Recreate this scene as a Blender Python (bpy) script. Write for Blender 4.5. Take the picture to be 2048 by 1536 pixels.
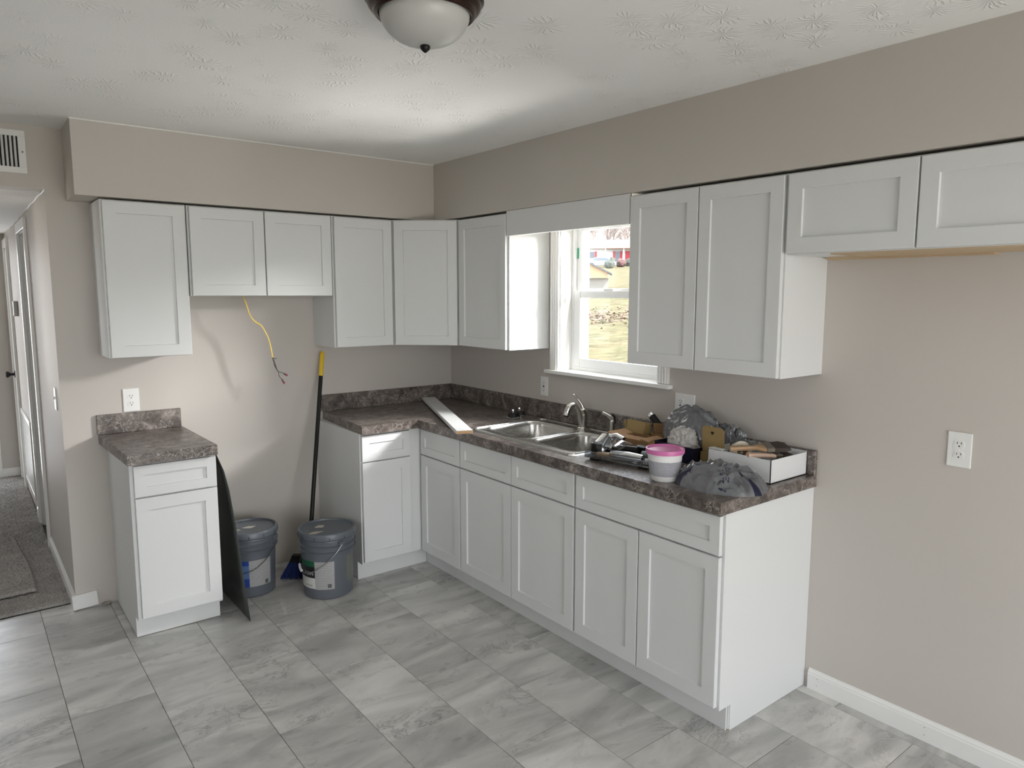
import bpy, bmesh, math, random
from mathutils import Vector, Matrix, noise
R = math.radians
S = bpy.context.scene
for o in list(bpy.data.objects): bpy.data.objects.remove(o)
COL = S.collection

# ------------------------------------------------------------------ camera
cd = bpy.data.cameras.new('camera'); cam = bpy.data.objects.new('camera', cd); COL.objects.link(cam)
S.camera = cam
yaw, pitch, roll = R(-38.6926), R(-6.918), R(0.1553)
fw = Vector((-math.sin(yaw)*math.cos(pitch), math.cos(yaw)*math.cos(pitch), math.sin(pitch)))
rt = Vector((math.cos(yaw), math.sin(yaw), 0)); up = rt.cross(fw)
r2 = rt*math.cos(roll)+up*math.sin(roll); u2 = -rt*math.sin(roll)+up*math.cos(roll)
m = Matrix.Identity(4)
for i in range(3):
    m[i][0] = r2[i]; m[i][1] = u2[i]; m[i][2] = -fw[i]
m.translation = Vector((-2.7349, -4.2745, 1.6627)); cam.matrix_world = m
cd.sensor_width = 36; cd.lens = 1428.3/2048*36
cd.shift_x = -29.44/2048; cd.shift_y = -8.77/2048
cd.clip_start = .05; cd.clip_end = 600

# ------------------------------------------------------------------ world, sun, exposure
W = bpy.data.worlds.new('sky'); S.world = W; W.use_nodes = True
wn = W.node_tree; wn.nodes.clear()
wo = wn.nodes.new('ShaderNodeOutputWorld'); bg = wn.nodes.new('ShaderNodeBackground')
tc = wn.nodes.new('ShaderNodeTexCoord'); sp = wn.nodes.new('ShaderNodeSeparateXYZ'); cr = wn.nodes.new('ShaderNodeValToRGB')
wn.links.new(tc.outputs['Generated'], sp.inputs[0]); wn.links.new(sp.outputs[2], cr.inputs[0])
cr.color_ramp.elements[0].position = 0; cr.color_ramp.elements[0].color = (.96, .975, 1, 1)
cr.color_ramp.elements[1].position = .7; cr.color_ramp.elements[1].color = (.84, .91, 1, 1)
wn.links.new(cr.outputs[0], bg.inputs[0]); bg.inputs[1].default_value = 6.0
wn.links.new(bg.outputs[0], wo.inputs[0])
sl = bpy.data.lights.new('sun', 'SUN'); sl.energy = 12; sl.angle = R(1); sl.color = (1, .95, .86)
so = bpy.data.objects.new('sun', sl); COL.objects.link(so)
so.rotation_euler = Vector((.17, -.62, .78)).to_track_quat('Z', 'Y').to_euler(); so.location = (3, -8, 6)
dl = bpy.data.lights.new('added_lamp_yard', 'AREA'); dl.shape = 'RECTANGLE'; dl.size = .55; dl.size_y = .5; dl.energy = 190; dl.color = (1, .99, .975)  # added area lamp, out of view, boosting daylight through the kitchen window
do = bpy.data.objects.new('added_lamp_yard', dl); COL.objects.link(do); do.location = (1.5, -2.72, 2.42)
do.rotation_euler = (do.location-Vector((0, -1.54, 1.62))).to_track_quat('Z', 'Y').to_euler()
for nm_, lc_, ax_, sx_, sy_, en_ in (('added_lamp_yard_low', (2.1, -1.85, .0), (0, -1.52, 1.66), 1.8, 1.6, 300), ('added_lamp_rear_low', (-1.9, -8.6, -.30), (-1.9, -6.7, 1.2), 3.2, 1.4, 120), ('added_lamp_hall', (-4.6, 1.0, 1.68), (-3.4, .6, 1.66), .30, .30, 13)):  # added area lamps, out of view, brightening the ceiling and the hall wall
    dl2 = bpy.data.lights.new(nm_, 'AREA'); dl2.shape = 'RECTANGLE'; dl2.size = sx_; dl2.size_y = sy_; dl2.energy = en_; dl2.color = (1, .97, .93)
    do2 = bpy.data.objects.new(nm_, dl2); COL.objects.link(do2); do2.location = lc_
    do2.rotation_euler = (Vector(lc_)-Vector(ax_)).to_track_quat('Z', 'Y').to_euler()
def portal(name, loc, rot, sx, sy):
    l = bpy.data.lights.new(name, 'AREA'); l.shape = 'RECTANGLE'; l.size = sx; l.size_y = sy
    l.cycles.is_portal = True
    o = bpy.data.objects.new(name, l); COL.objects.link(o); o.location = loc; o.rotation_euler = rot
S.view_settings.view_transform = 'Standard'; S.view_settings.look = 'None'
S.view_settings.gamma = 1; S.view_settings.use_curve_mapping = False
S.view_settings.exposure = 0.22
S.cycles.max_bounces = 10; S.cycles.diffuse_bounces = 6; S.cycles.glossy_bounces = 4
S.cycles.transparent_max_bounces = 12; S.cycles.sample_clamp_indirect = 6
S.cycles.use_denoising = True
S.cycles.caustics_reflective = False; S.cycles.caustics_refractive = False

# ------------------------------------------------------------------ helpers
def link(name, me, mat=None, parent=None, loc=None, rot=None):
    o = bpy.data.objects.new(name, me); COL.objects.link(o)
    if mat is not None and not me.materials: me.materials.append(mat)
    if parent is not None: o.parent = parent
    if loc is not None: o.location = loc
    if rot is not None: o.rotation_euler = rot
    return o
def tag(o, label=None, cat=None, group=None, kind=None):
    if label: o['label'] = label
    if cat: o['category'] = cat
    if group: o['group'] = group
    if kind: o['kind'] = kind
    return o
def empty(name, loc=(0, 0, 0), rz=0, label=None, cat=None, group=None):
    o = bpy.data.objects.new(name, None); COL.objects.link(o); o.empty_display_size = .05
    o.location = loc; o.rotation_euler = (0, 0, rz)
    return tag(o, label, cat, group)
def done(bm, name, mat=None, parent=None, smooth=False, loc=None, rot=None):
    me = bpy.data.meshes.new(name)
    bmesh.ops.recalc_face_normals(bm, faces=bm.faces[:])
    bm.to_mesh(me); bm.free()
    if smooth:
        for p in me.polygons: p.use_smooth = True
        try: me.set_sharp_from_angle(angle=R(smooth if smooth > 1 else 40))
        except Exception: pass
    return link(name, me, mat, parent, loc, rot)
def abox(bm, a, b, bev=0, seg=1):
    x0, y0, z0 = [min(p, q) for p, q in zip(a, b)]; x1, y1, z1 = [max(p, q) for p, q in zip(a, b)]
    r = bmesh.ops.create_cube(bm, size=1)
    vs = r['verts']
    for v in vs:
        v.co = Vector((x0+(v.co.x+.5)*(x1-x0), y0+(v.co.y+.5)*(y1-y0), z0+(v.co.z+.5)*(z1-z0)))
    if bev:
        es = list({e for v in vs for e in v.link_edges})
        bmesh.ops.bevel(bm, geom=es, offset=bev, segments=seg, affect='EDGES', profile=.6)
    return vs
def box(name, a, b, mat, parent=None, bev=0, seg=1, loc=None, rot=None):
    bm = bmesh.new(); abox(bm, a, b, bev, seg); return done(bm, name, mat, parent, False, loc, rot)
def lathe(bm, prof, seg=48, c=(0, 0, 0), cap=True):
    rings = []
    for r, z in prof:
        rings.append([bm.verts.new((c[0]+r*math.cos(2*math.pi*k/seg), c[1]+r*math.sin(2*math.pi*k/seg), c[2]+z)) for k in range(seg)])
    for a, b in zip(rings, rings[1:]):
        for k in range(seg): bm.faces.new((a[k], a[(k+1) % seg], b[(k+1) % seg], b[k]))
    if cap:
        bm.faces.new(rings[0]); bm.faces.new(rings[-1])
def tube(bm, pts, rad, seg=10, flat=1):
    pts = [Vector(p) for p in pts]
    if not hasattr(rad, '__len__'): rad = [rad]*len(pts)
    rings = []; n0 = None
    for i, p in enumerate(pts):
        d = (pts[min(i+1, len(pts)-1)]-pts[max(i-1, 0)]).normalized()
        if n0 is None:
            n0 = d.orthogonal().normalized()
            if abs(d.z) < .9: n0 = d.cross(Vector((0, 0, 1))).normalized()
        n0 = (n0-d*n0.dot(d)).normalized(); b = d.cross(n0)
        rings.append([bm.verts.new(p+rad[i]*(n0*math.cos(2*math.pi*k/seg)+flat*b*math.sin(2*math.pi*k/seg))) for k in range(seg)])
    for a, b in zip(rings, rings[1:]):
        for k in range(seg): bm.faces.new((a[k], a[(k+1) % seg], b[(k+1) % seg], b[k]))
    bm.faces.new(rings[0]); bm.faces.new(rings[-1])
def smoothpts(pts, n=6):
    P = [Vector(p) for p in pts]; out = []
    for i in range(len(P)-1):
        p0 = P[max(i-1, 0)]; p1 = P[i]; p2 = P[i+1]; p3 = P[min(i+2, len(P)-1)]
        for k in range(n):
            t = k/n
            out.append(.5*((2*p1)+(p2-p0)*t+(2*p0-5*p1+4*p2-p3)*t*t+(3*p1-p0-3*p2+p3)*t**3))
    return out+[P[-1]]
def prism(bm, poly, axis, a, b):
    """poly of 2-D points extruded along axis from a to b"""
    def mk(p, h):
        if axis == 'x': return (h, p[0], p[1])
        if axis == 'y': return (p[0], h, p[1])
        return (p[0], p[1], h)
    A = [bm.verts.new(mk(p, a)) for p in poly]; B = [bm.verts.new(mk(p, b)) for p in poly]
    bm.faces.new(A); bm.faces.new(B)
    for i in range(len(poly)): bm.faces.new((A[i], A[(i+1) % len(A)], B[(i+1) % len(A)], B[i]))
def rrect(x0, y0, x1, y1, r, n=6):
    out = []
    for cx, cy, a0 in ((x1-r, y1-r, 0), (x0+r, y1-r, 90), (x0+r, y0+r, 180), (x1-r, y0+r, 270)):
        for k in range(n+1):
            a = R(a0+90*k/n); out.append((cx+r*math.cos(a), cy+r*math.sin(a)))
    return out
def flat_with_holes(bm, outer, holes, z):
    es = []; loops = []
    for lp in [outer]+holes:
        vs = [bm.verts.new((p[0], p[1], z)) for p in lp]; loops.append(vs)
        for i in range(len(vs)): es.append(bm.edges.new((vs[i], vs[(i+1) % len(vs)])))
    f = bmesh.ops.triangle_fill(bm, use_beauty=True, use_dissolve=False, edges=es)
    return loops, [g for g in f['geom'] if isinstance(g, bmesh.types.BMFace)]

# ------------------------------------------------------------------ materials
def M(name, col=(.8, .8, .8), rough=.5, metal=0, spec=.5, **kw):
    mt = bpy.data.materials.new(name); mt.use_nodes = True
    b = mt.node_tree.nodes['Principled BSDF']
    b.inputs['Base Color'].default_value = (*col, 1); b.inputs['Roughness'].default_value = rough
    b.inputs['Metallic'].default_value = metal; b.inputs['Specular IOR Level'].default_value = spec
    for k, v in kw.items(): b.inputs[k.replace('_', ' ')].default_value = v
    return mt
class NT:
    def __init__(s, mt): s.t = mt.node_tree; s.b = s.t.nodes['Principled BSDF']
    def n(s, typ, **kw):
        nd = s.t.nodes.new('ShaderNode'+typ)
        for k, v in kw.items():
            if hasattr(nd, k): setattr(nd, k, v)
            else: nd.inputs[k].default_value = v
        return nd
    def l(s, a, b): s.t.links.new(a, b)
    def math(s, op, a, b=None, c=None):
        nd = s.n('Math', operation=op)
        for i, v in enumerate((a, b, c)):
            if v is None: continue
            if isinstance(v, (int, float)): nd.inputs[i].default_value = v
            else: s.l(v, nd.inputs[i])
        return nd.outputs[0]
    def coords(s, kind='Object', scale=(1, 1, 1), rand=0):
        c = s.n('TexCoord').outputs[kind]
        mp = s.n('Mapping'); mp.inputs['Scale'].default_value = scale; s.l(c, mp.inputs['Vector'])
        if rand:
            oi = s.n('ObjectInfo'); mv = s.n('VectorMath', operation='SCALE'); mv.inputs[0].default_value = (rand, rand*.7, rand*1.3)
            s.l(oi.outputs['Random'], mv.inputs['Scale']); s.l(mv.outputs[0], mp.inputs['Location'])
        return mp.outputs[0]
    def noise(s, vec, scale, detail=4, rough=.5, dist=0, out='Fac'):
        nd = s.n('TexNoise'); nd.inputs['Scale'].default_value = scale; nd.inputs['Detail'].default_value = detail
        nd.inputs['Roughness'].default_value = rough; nd.inputs['Distortion'].default_value = dist
        if vec is not None: s.l(vec, nd.inputs['Vector'])
        return nd.outputs[out]
    def ramp(s, fac, stops):
        nd = s.n('ValToRGB'); e = nd.color_ramp.elements
        while len(e) < len(stops): e.new(.5)
        for el, (p, c) in zip(e, stops): el.position = p; el.color = (*c, 1) if len(c) == 3 else c
        s.l(fac, nd.inputs[0]); return nd.outputs[0]
    def mix(s, fac, a, b, blend='MIX'):
        nd = s.n('Mix', data_type='RGBA', blend_type=blend)
        for sock, v in ((0, fac), (6, a), (7, b)):
            if isinstance(v, (int, float)): nd.inputs[sock].default_value = v
            elif isinstance(v, tuple): nd.inputs[sock].default_value = (*v, 1)
            else: s.l(v, nd.inputs[sock])
        return nd.outputs[2]
    def bump(s, h, strength=.3, dist=.002):
        nd = s.n('Bump'); nd.inputs['Strength'].default_value = strength; nd.inputs['Distance'].default_value = dist
        s.l(h, nd.inputs['Height']); s.l(nd.outputs[0], s.b.inputs['Normal'])
    def col(s, c): s.l(c, s.b.inputs['Base Color'])

def mat_wall():
    mt = M('wall_paint', (.50, .455, .41), .55, spec=.35); t = NT(mt)
    v = t.coords(); n1 = t.noise(v, 1.3, 3); n2 = t.noise(v, 260, 2)
    t.col(t.mix(n1, (.545, .508, .470), (.575, .538, .498))); t.bump(n2, .12, .001); return mt
def mat_ceiling():
    mt = M('ceiling_texture', (.74, .74, .72), .85, spec=.2); t = NT(mt)
    v = t.coords()
    wob = t.noise(v, 9, 2, out='Color')
    vo = t.n('TexVoronoi'); vo.feature = 'F1'; vo.inputs['Scale'].default_value = 6.2; t.l(v, vo.inputs['Vector'])
    d = t.n('VectorMath', operation='SUBTRACT'); t.l(v, d.inputs[0]); t.l(vo.outputs['Position'], d.inputs[1])
    s = t.n('SeparateXYZ'); t.l(d.outputs[0], s.inputs[0])
    ang = t.math('ARCTAN2', s.outputs[1], s.outputs[0])
    nz = t.noise(v, 22, 2, .5)
    ph = t.math('MULTIPLY_ADD', ang, 17, t.math('MULTIPLY', nz, 16))
    sn = t.math('SINE', ph)
    sn = t.math('POWER', t.math('MAXIMUM', sn, 0), 1.6)
    ln = t.n('VectorMath', operation='LENGTH'); t.l(d.outputs[0], ln.inputs[0])
    ring = t.ramp(ln.outputs['Value'], [(.012, (0, 0, 0)), (.03, (1, 1, 1)), (.062, (1, 1, 1)), (.088, (0, 0, 0))])
    patch = t.ramp(t.noise(v, 2.3, 2), [(.34, (0, 0, 0)), (.52, (1, 1, 1))])
    h = t.math('MULTIPLY', t.math('MULTIPLY', sn, ring), patch)
    fine = t.math('MULTIPLY', t.noise(v, 130, 3, .6), .28)
    t.bump(t.math('ADD', h, fine), .7, .003)
    t.col(t.mix(t.noise(v, 2, 3), (.80, .80, .785), (.84, .84, .82))); return mt
def mat_tile():
    mt = M('vinyl_tile', (.4, .4, .39), .36, spec=.45); t = NT(mt)
    v = t.coords(scale=(.8, 2.6, 1), rand=31)
    v2 = t.coords(scale=(1, 1.6, 1), rand=17)
    cloud = t.noise(v, 1.5, 5, .55, .6); streak = t.noise(v, 2.3, 6, .55, 1.1)
    base = t.ramp(cloud, [(.32, (.36, .355, .345)), (.5, (.52, .515, .498)), (.70, (.66, .65, .625))])
    base = t.mix(.55, base, t.ramp(streak, [(.35, (.29, .287, .28)), (.5, (.52, .515, .498)), (.64, (.74, .725, .695))]))
    vein = t.noise(v2, 3.4, 9, .7, 2.2)
    vm = t.ramp(vein, [(.475, (0, 0, 0)), (.497, (1, 1, 1)), (.51, (1, 1, 1)), (.53, (0, 0, 0))])
    pm = t.ramp(t.noise(v2, 1.9, 2), [(.52, (0, 0, 0)), (.66, (1, 1, 1))])
    base = t.mix(t.math('MULTIPLY', t.math('MULTIPLY', vm, pm), .55), base, (.13, .127, .125))
    oi = t.n('ObjectInfo')
    k = t.math('MULTIPLY_ADD', oi.outputs['Random'], .16, .92)
    sc = t.n('Mix', data_type='RGBA', blend_type='MULTIPLY'); sc.inputs[0].default_value = 1
    cb = t.n('CombineColor'); [t.l(k, cb.inputs[i]) for i in range(3)]
    t.l(base, sc.inputs[6]); t.l(cb.outputs[0], sc.inputs[7]); t.col(sc.outputs[2])
    rr = t.math('MULTIPLY_ADD', t.noise(v2, 9, 4), .14, .22); t.l(rr, t.b.inputs['Roughness'])
    t.bump(t.noise(v, 30, 5, .6), .18, .002); return mt
def mat_counter():
    mt = M('stone_laminate', (.12, .1, .09), .3, spec=.5); t = NT(mt)
    v = t.coords(scale=(1, 1, 1))
    warp = t.noise(v, 11, 4, .6, out='Color')
    mv = t.n('VectorMath', operation='MULTIPLY_ADD'); t.l(warp, mv.inputs[0]); mv.inputs[1].default_value = (.07, .07, .07); t.l(v, mv.inputs[2])
    c1 = t.noise(mv.outputs[0], 17, 9, .74, .4)
    base = t.ramp(c1, [(.32, (.040, .031, .027)), (.45, (.095, .077, .068)), (.56, (.18, .152, .136)), (.68, (.38, .34, .305))])
    vv = t.n('TexVoronoi'); vv.feature = 'DISTANCE_TO_EDGE'; vv.inputs['Scale'].default_value = 42; t.l(mv.outputs[0], vv.inputs['Vector'])
    ve = t.ramp(vv.outputs['Distance'], [(0, (1, 1, 1)), (.07, (0, 0, 0))])
    msk = t.ramp(t.noise(v, 13, 5, .7), [(.46, (0, 0, 0)), (.56, (1, 1, 1))])
    base = t.mix(t.math('MULTIPLY', t.math('MULTIPLY', ve, msk), .85), base, (.46, .42, .38))
    v3 = t.n('TexVoronoi'); v3.feature = 'DISTANCE_TO_EDGE'; v3.inputs['Scale'].default_value = 9; t.l(mv.outputs[0], v3.inputs['Vector'])
    dk = t.ramp(v3.outputs['Distance'], [(0, (1, 1, 1)), (.022, (0, 0, 0))])
    base = t.mix(t.math('MULTIPLY', t.math('MULTIPLY', dk, t.noise(v, 6, 2)), .8), base, (.03, .024, .022))
    t.col(base); t.bump(t.noise(v, 400, 2), .08, .001); return mt
def mat_steel(name='brushed_steel', col=(.52, .51, .49), rough=.26, ax=(1, 60, 60)):
    mt = M(name, col, rough, 1); t = NT(mt)
    v = t.coords(scale=ax); n = t.noise(v, 12, 4)
    t.l(t.math('MULTIPLY_ADD', n, .16, rough-.08), t.b.inputs['Roughness']); t.bump(n, .05, .0005); return mt
def mat_carpet():
    mt = M('grey_carpet_pile', (.16, .15, .14), .95, spec=.1); t = NT(mt)
    v = t.coords(); a = t.noise(v, 140, 3, .7); b = t.noise(v, 9, 4)
    c = t.ramp(a, [(.3, (.16, .15, .14)), (.5, (.33, .315, .297)), (.7, (.52, .50, .475))])
    t.col(t.mix(.25, c, t.ramp(b, [(.35, (.22, .21, .195)), (.65, (.44, .42, .40))]))); t.bump(a, .6, .004); return mt
def mat_card(name, c):
    mt = M(name, c, .8, spec=.2); t = NT(mt); v = t.coords(scale=(1, 1, 14))
    t.col(t.mix(t.noise(v, 40, 3), tuple(x*.85 for x in c), tuple(min(1, x*1.12) for x in c))); return mt
def mat_plastic_bag():
    mt = M('grey_film', (.18, .185, .195), .2, spec=.6); t = NT(mt)
    t.b.inputs['Coat Weight'].default_value = .35; t.b.inputs['Coat Roughness'].default_value = .15
    v = t.coords(); t.bump(t.noise(v, 9, 3, .5, 1.8), .45, .012)
    t.col(t.mix(t.noise(v, 14, 4), (.10, .104, .112), (.17, .175, .188))); return mt
def mat_glass():
    mt = bpy.data.materials.new('window_glass'); mt.use_nodes = True; t = mt.node_tree; t.nodes.clear()
    o = t.nodes.new('ShaderNodeOutputMaterial'); mx = t.nodes.new('ShaderNodeMixShader')
    tr = t.nodes.new('ShaderNodeBsdfTransparent'); gl = t.nodes.new('ShaderNodeBsdfGlossy'); lw = t.nodes.new('ShaderNodeLayerWeight')
    pw = t.nodes.new('ShaderNodeMath'); pw.operation = 'POWER'; pw.inputs[1].default_value = 4; ma = t.nodes.new('ShaderNodeMath'); ma.operation = 'MULTIPLY_ADD'
    gl.inputs['Roughness'].default_value = .02; t.links.new(lw.outputs[1], pw.inputs[0]); t.links.new(pw.outputs[0], ma.inputs[0])
    ma.inputs[1].default_value = .9; ma.inputs[2].default_value = .04
    t.links.new(ma.outputs[0], mx.inputs[0]); t.links.new(tr.outputs[0], mx.inputs[1]); t.links.new(gl.outputs[0], mx.inputs[2]); t.links.new(mx.outputs[0], o.inputs[0])
    return mt
def mat_clear():
    mt = bpy.data.materials.new('clear_plastic'); mt.use_nodes = True; t = mt.node_tree; t.nodes.clear()
    o = t.nodes.new('ShaderNodeOutputMaterial'); mx = t.nodes.new('ShaderNodeMixShader')
    tr = t.nodes.new('ShaderNodeBsdfTransparent'); tr.inputs[0].default_value = (.86, .88, .9, 1)
    gl = t.nodes.new('ShaderNodeBsdfGlossy'); gl.inputs['Roughness'].default_value = .08
    lw = t.nodes.new('ShaderNodeLayerWeight'); lw.inputs[0].default_value = .45
    t.links.new(lw.outputs[1], mx.inputs[0]); t.links.new(tr.outputs[0], mx.inputs[1]); t.links.new(gl.outputs[0], mx.inputs[2]); t.links.new(mx.outputs[0], o.inputs[0])
    return mt
def mat_print(name, base, ink, sx, sy, thr=.5, dens=60):
    """small unreadable lines of print; UV-free: uses generated coords"""
    mt = M(name, base, .5, spec=.4); t = NT(mt)
    g = t.n('TexCoord').outputs['Generated']; s = t.n('SeparateXYZ'); t.l(g, s.inputs[0])
    row = t.math('FRACT', t.math('MULTIPLY', s.outputs[2], dens))
    line = t.math('LESS_THAN', row, .5)
    mp = t.n('Mapping'); mp.inputs['Scale'].default_value = (sx, sx, sy); t.l(g, mp.inputs[0])
    wd = t.math('GREATER_THAN', t.noise(mp.outputs[0], 6, 3), thr)
    t.col(t.mix(t.math('MULTIPLY', line, wd), base, ink)); return mt

WALL = mat_wall(); CEIL = mat_ceiling(); TILE = mat_tile(); COUNTER = mat_counter(); STEEL = mat_steel()
NICKEL = mat_steel('brushed_nickel', (.55, .53, .49), .22, (40, 40, 1)); CARPET = mat_carpet()
CAB = M('cabinet_white', (.70, .71, .705), .52, spec=.3)
TRIM = M('trim_white', (.82, .82, .80), .32, spec=.5)
VINYL = M('vinyl_white', (.86, .87, .87), .35)
DARK = M('dark_gap', (.02, .02, .018), .9)
GROUT = M('grout', (.10, .097, .09), .9)
PLATE = M('plate_white', (.80, .80, .78), .3)
SLOT = M('slot_black', (.01, .01, .01), .6)
BRONZE = M('oiled_bronze', (.045, .024, .018), .28, .75)
FROST = M('frosted_glass', (.52, .52, .50), .35, spec=.5, Subsurface_Weight=.3)
FROST.node_tree.nodes['Principled BSDF'].inputs['Subsurface Radius'].default_value = (.03, .03, .03)
BLACK = M('black_plastic', (.006, .006, .006), .42, spec=.3); YEL = M('yellow_plastic', (.78, .52, .03), .4)
BLUE = M('blue_bristle', (.012, .028, .14), .7); GREYP = M('bucket_grey', (.115, .13, .15), .36)
CARD = mat_card('cardboard_brown', (.30, .175, .085)); TAN = mat_card('cardboard_tan', (.36, .255, .115))
WCARD = M('white_card', (.72, .73, .74), .6); NAVY = M('navy_card', (.004, .005, .022), .35)
FILM = mat_plastic_bag(); GLASS = mat_glass(); CLEAR = mat_clear()
CLOTH = M('rag_cloth', (.52, .50, .48), .95, spec=.1)
PINK = M('pink_lid', (.62, .17, .40), .35); TUBW = M('tub_white', (.78, .78, .77), .35)
WOOD = mat_card('raw_wood', (.52, .34, .19)); CHROME = M('chrome', (.75, .77, .8), .08, 1)
PARTB = mat_card('particle_board', (.42, .27, .15)); METALD = M('sheet_dark', (.060, .068, .062), .3, .1, spec=.6)
WIREY = M('wire_sheath', (.70, .50, .10), .45); COPPER = M('wire_dark', (.06, .05, .045), .4); RED = M('wire_red', (.55, .03, .08), .4)

# ------------------------------------------------------------------ key dimensions (metres)
H = 2.4558; ZT = .9202; ZB = .8716; UT = 2.1014; UB = 1.3395; SZ = 2.1106; SD = .322; UD = .3192; BD = .6213; OD = .6482
HX = -2.341; HZ = 2.161; RX0 = -6.0; RY0 = -6.7; HXL = -3.4; HYE = 3.52; TW = .13
def yzframe(bm, x0, x1, y0, y1, z0, z1, w, bev=0, wb=None, bottom=True):
    wb = w if wb is None else wb
    abox(bm, (x0, y0, z1-w), (x1, y1, z1), bev)
    zb = z0
    if bottom: abox(bm, (x0, y0, z0), (x1, y1, z0+wb), bev); zb = z0+wb
    abox(bm, (x0, y0, zb), (x1, y0+w, z1-w), bev); abox(bm, (x0, y1-w, zb), (x1, y1, z1-w), bev)
def struct(name, boxes, mat, bev=0):
    bm = bmesh.new()
    for a, b in boxes: abox(bm, a, b, bev)
    return tag(done(bm, name, mat), kind='structure')

# window openings
WY0, WY1, WZ0, WZ1 = -1.918, -1.166, 1.214, 2.075
struct('wall_right', [((0, WY1, -.1), (TW, TW, H+.1)), ((0, RY0-TW, -.1), (TW, WY0, H+.1)),
                      ((0, WY0, -.1), (TW, WY1, WZ0-.02)), ((0, WY0, WZ1), (TW, WY1, H+.1))], WALL)
struct('wall_back', [((HX, 0, -.1), (0, TW, H+.1)), ((HXL, 0, HZ), (HX, TW, H+.1)), ((RX0-TW, 0, -.1), (HXL, TW, H+.1))], WALL)
# rear wall: wide opening and a window behind the camera ; left wall: wide windows
PX0, PX1, PZ0, PZ1 = -3.3, -.3, .12, 2.2
struct('wall_front', [((RX0-TW, RY0-TW, -.1), (PX0, RY0, H+.1)), ((PX1, RY0-TW, -.1), (0, RY0, H+.1)),
                      ((PX0, RY0-TW, -.1), (PX1, RY0, PZ0)), ((PX0, RY0-TW, PZ1), (PX1, RY0, H+.1))], WALL)
LY0, LY1, LZ0, LZ1 = -4.3, -2.7, 1.15, 2.15
struct('wall_left', [((RX0-TW, RY0, -.1), (RX0, LY0, H+.1)), ((RX0-TW, LY1, -.1), (RX0, 0, H+.1)),
                     ((RX0-TW, LY0, -.1), (RX0, LY1, LZ0)), ((RX0-TW, LY0, LZ1), (RX0, LY1, H+.1))], WALL)
portal('sky_portal', (TW+.03, (WY0+WY1)/2, (WZ0+WZ1)/2), (0, R(90), 0), WZ1-WZ0, WY1-WY0)
portal('sky_portal', ((PX0+PX1)/2, RY0-TW-.02, (PZ0+PZ1)/2), (R(90), 0, 0), PX1-PX0, PZ1-PZ0)
portal('sky_portal', (RX0-TW-.02, (LY0+LY1)/2, (LZ0+LZ1)/2), (0, R(-90), 0), LZ1-LZ0, LY1-LY0)
# hall
struct('wall_hall_right', [((HX, TW, -.1), (HX+.11, 1.22, HZ)), ((HX, 1.22, 2.07), (HX+.11, 1.78, HZ)), ((HX, 1.78, -.1), (HX+.11, HYE, HZ))], WALL)
struct('wall_hall_left', [((HXL-.11, TW, -.1), (HXL, .40, HZ)), ((HXL-.11, .40, 1.95), (HXL, .85, HZ)), ((HXL-.11, .40, -.1), (HXL, .85, 1.35)), ((HXL-.11, .85, -.1), (HXL, HYE, HZ))], WALL)  # opening added to shape the bright stripe on the opposite wall
struct('wall_hall_end', [((-2.58, HYE, -.1), (HX+.11, HYE+.1, HZ+.1)), ((HXL-.11, HYE, 2.03), (-2.58, HYE+.1, HZ+.1)), ((HXL-.11, HYE, -.1), (-3.0, HYE+.1, 2.03))], WALL)
struct('ceiling_hall', [((HXL-.11, TW, HZ), (HX+.11, HYE+.1, HZ+.1))], CEIL)
portal('sky_portal', (HXL-.13, .625, 1.65), (0, R(-90), 0), .6, .45)
portal('sky_portal', (-2.80, HYE+.12, 1.0), (R(-90), 0, 0), .4, 2.0)
# closet behind the hall doorway
struct('wall_closet', [((HX+.11, 1.15, -.1), (HX+1.1, 1.2, HZ)), ((HX+.11, 2.4, -.1), (HX+1.1, 2.45, HZ)), ((HX+1.1, 1.15, -.1), (HX+1.15, 2.45, HZ)), ((HX+.11, 1.15, HZ), (HX+1.15, 2.45, HZ+.05))], WALL)
struct('ceiling', [((RX0-TW, RY0-TW, H), (TW, TW, H+.1))], CEIL)
# soffit (two runs, one boxed-in L)
bm = bmesh.new()
prism(bm, [(0, 0), (0, RY0), (-SD, RY0), (-SD, -SD), (-2.2548, -SD), (-2.2548, 0)], 'z', SZ, H)
tag(done(bm, 'trim_soffit', WALL), kind='structure')
bm = bmesh.new()
abox(bm, (-2.258, -SD-.004, H-.006), (-SD, -SD, H), .001)
tag(done(bm, 'trim_caulk', TRIM), kind='structure')
bm = bmesh.new()
tube(bm, [(HX-.002, .0+i*.12, HZ-.003-.003*math.sin(i*1.7)) for i in range(24)], .004, 5)
tag(done(bm, 'trim_caulk', TRIM), kind='structure')

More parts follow.
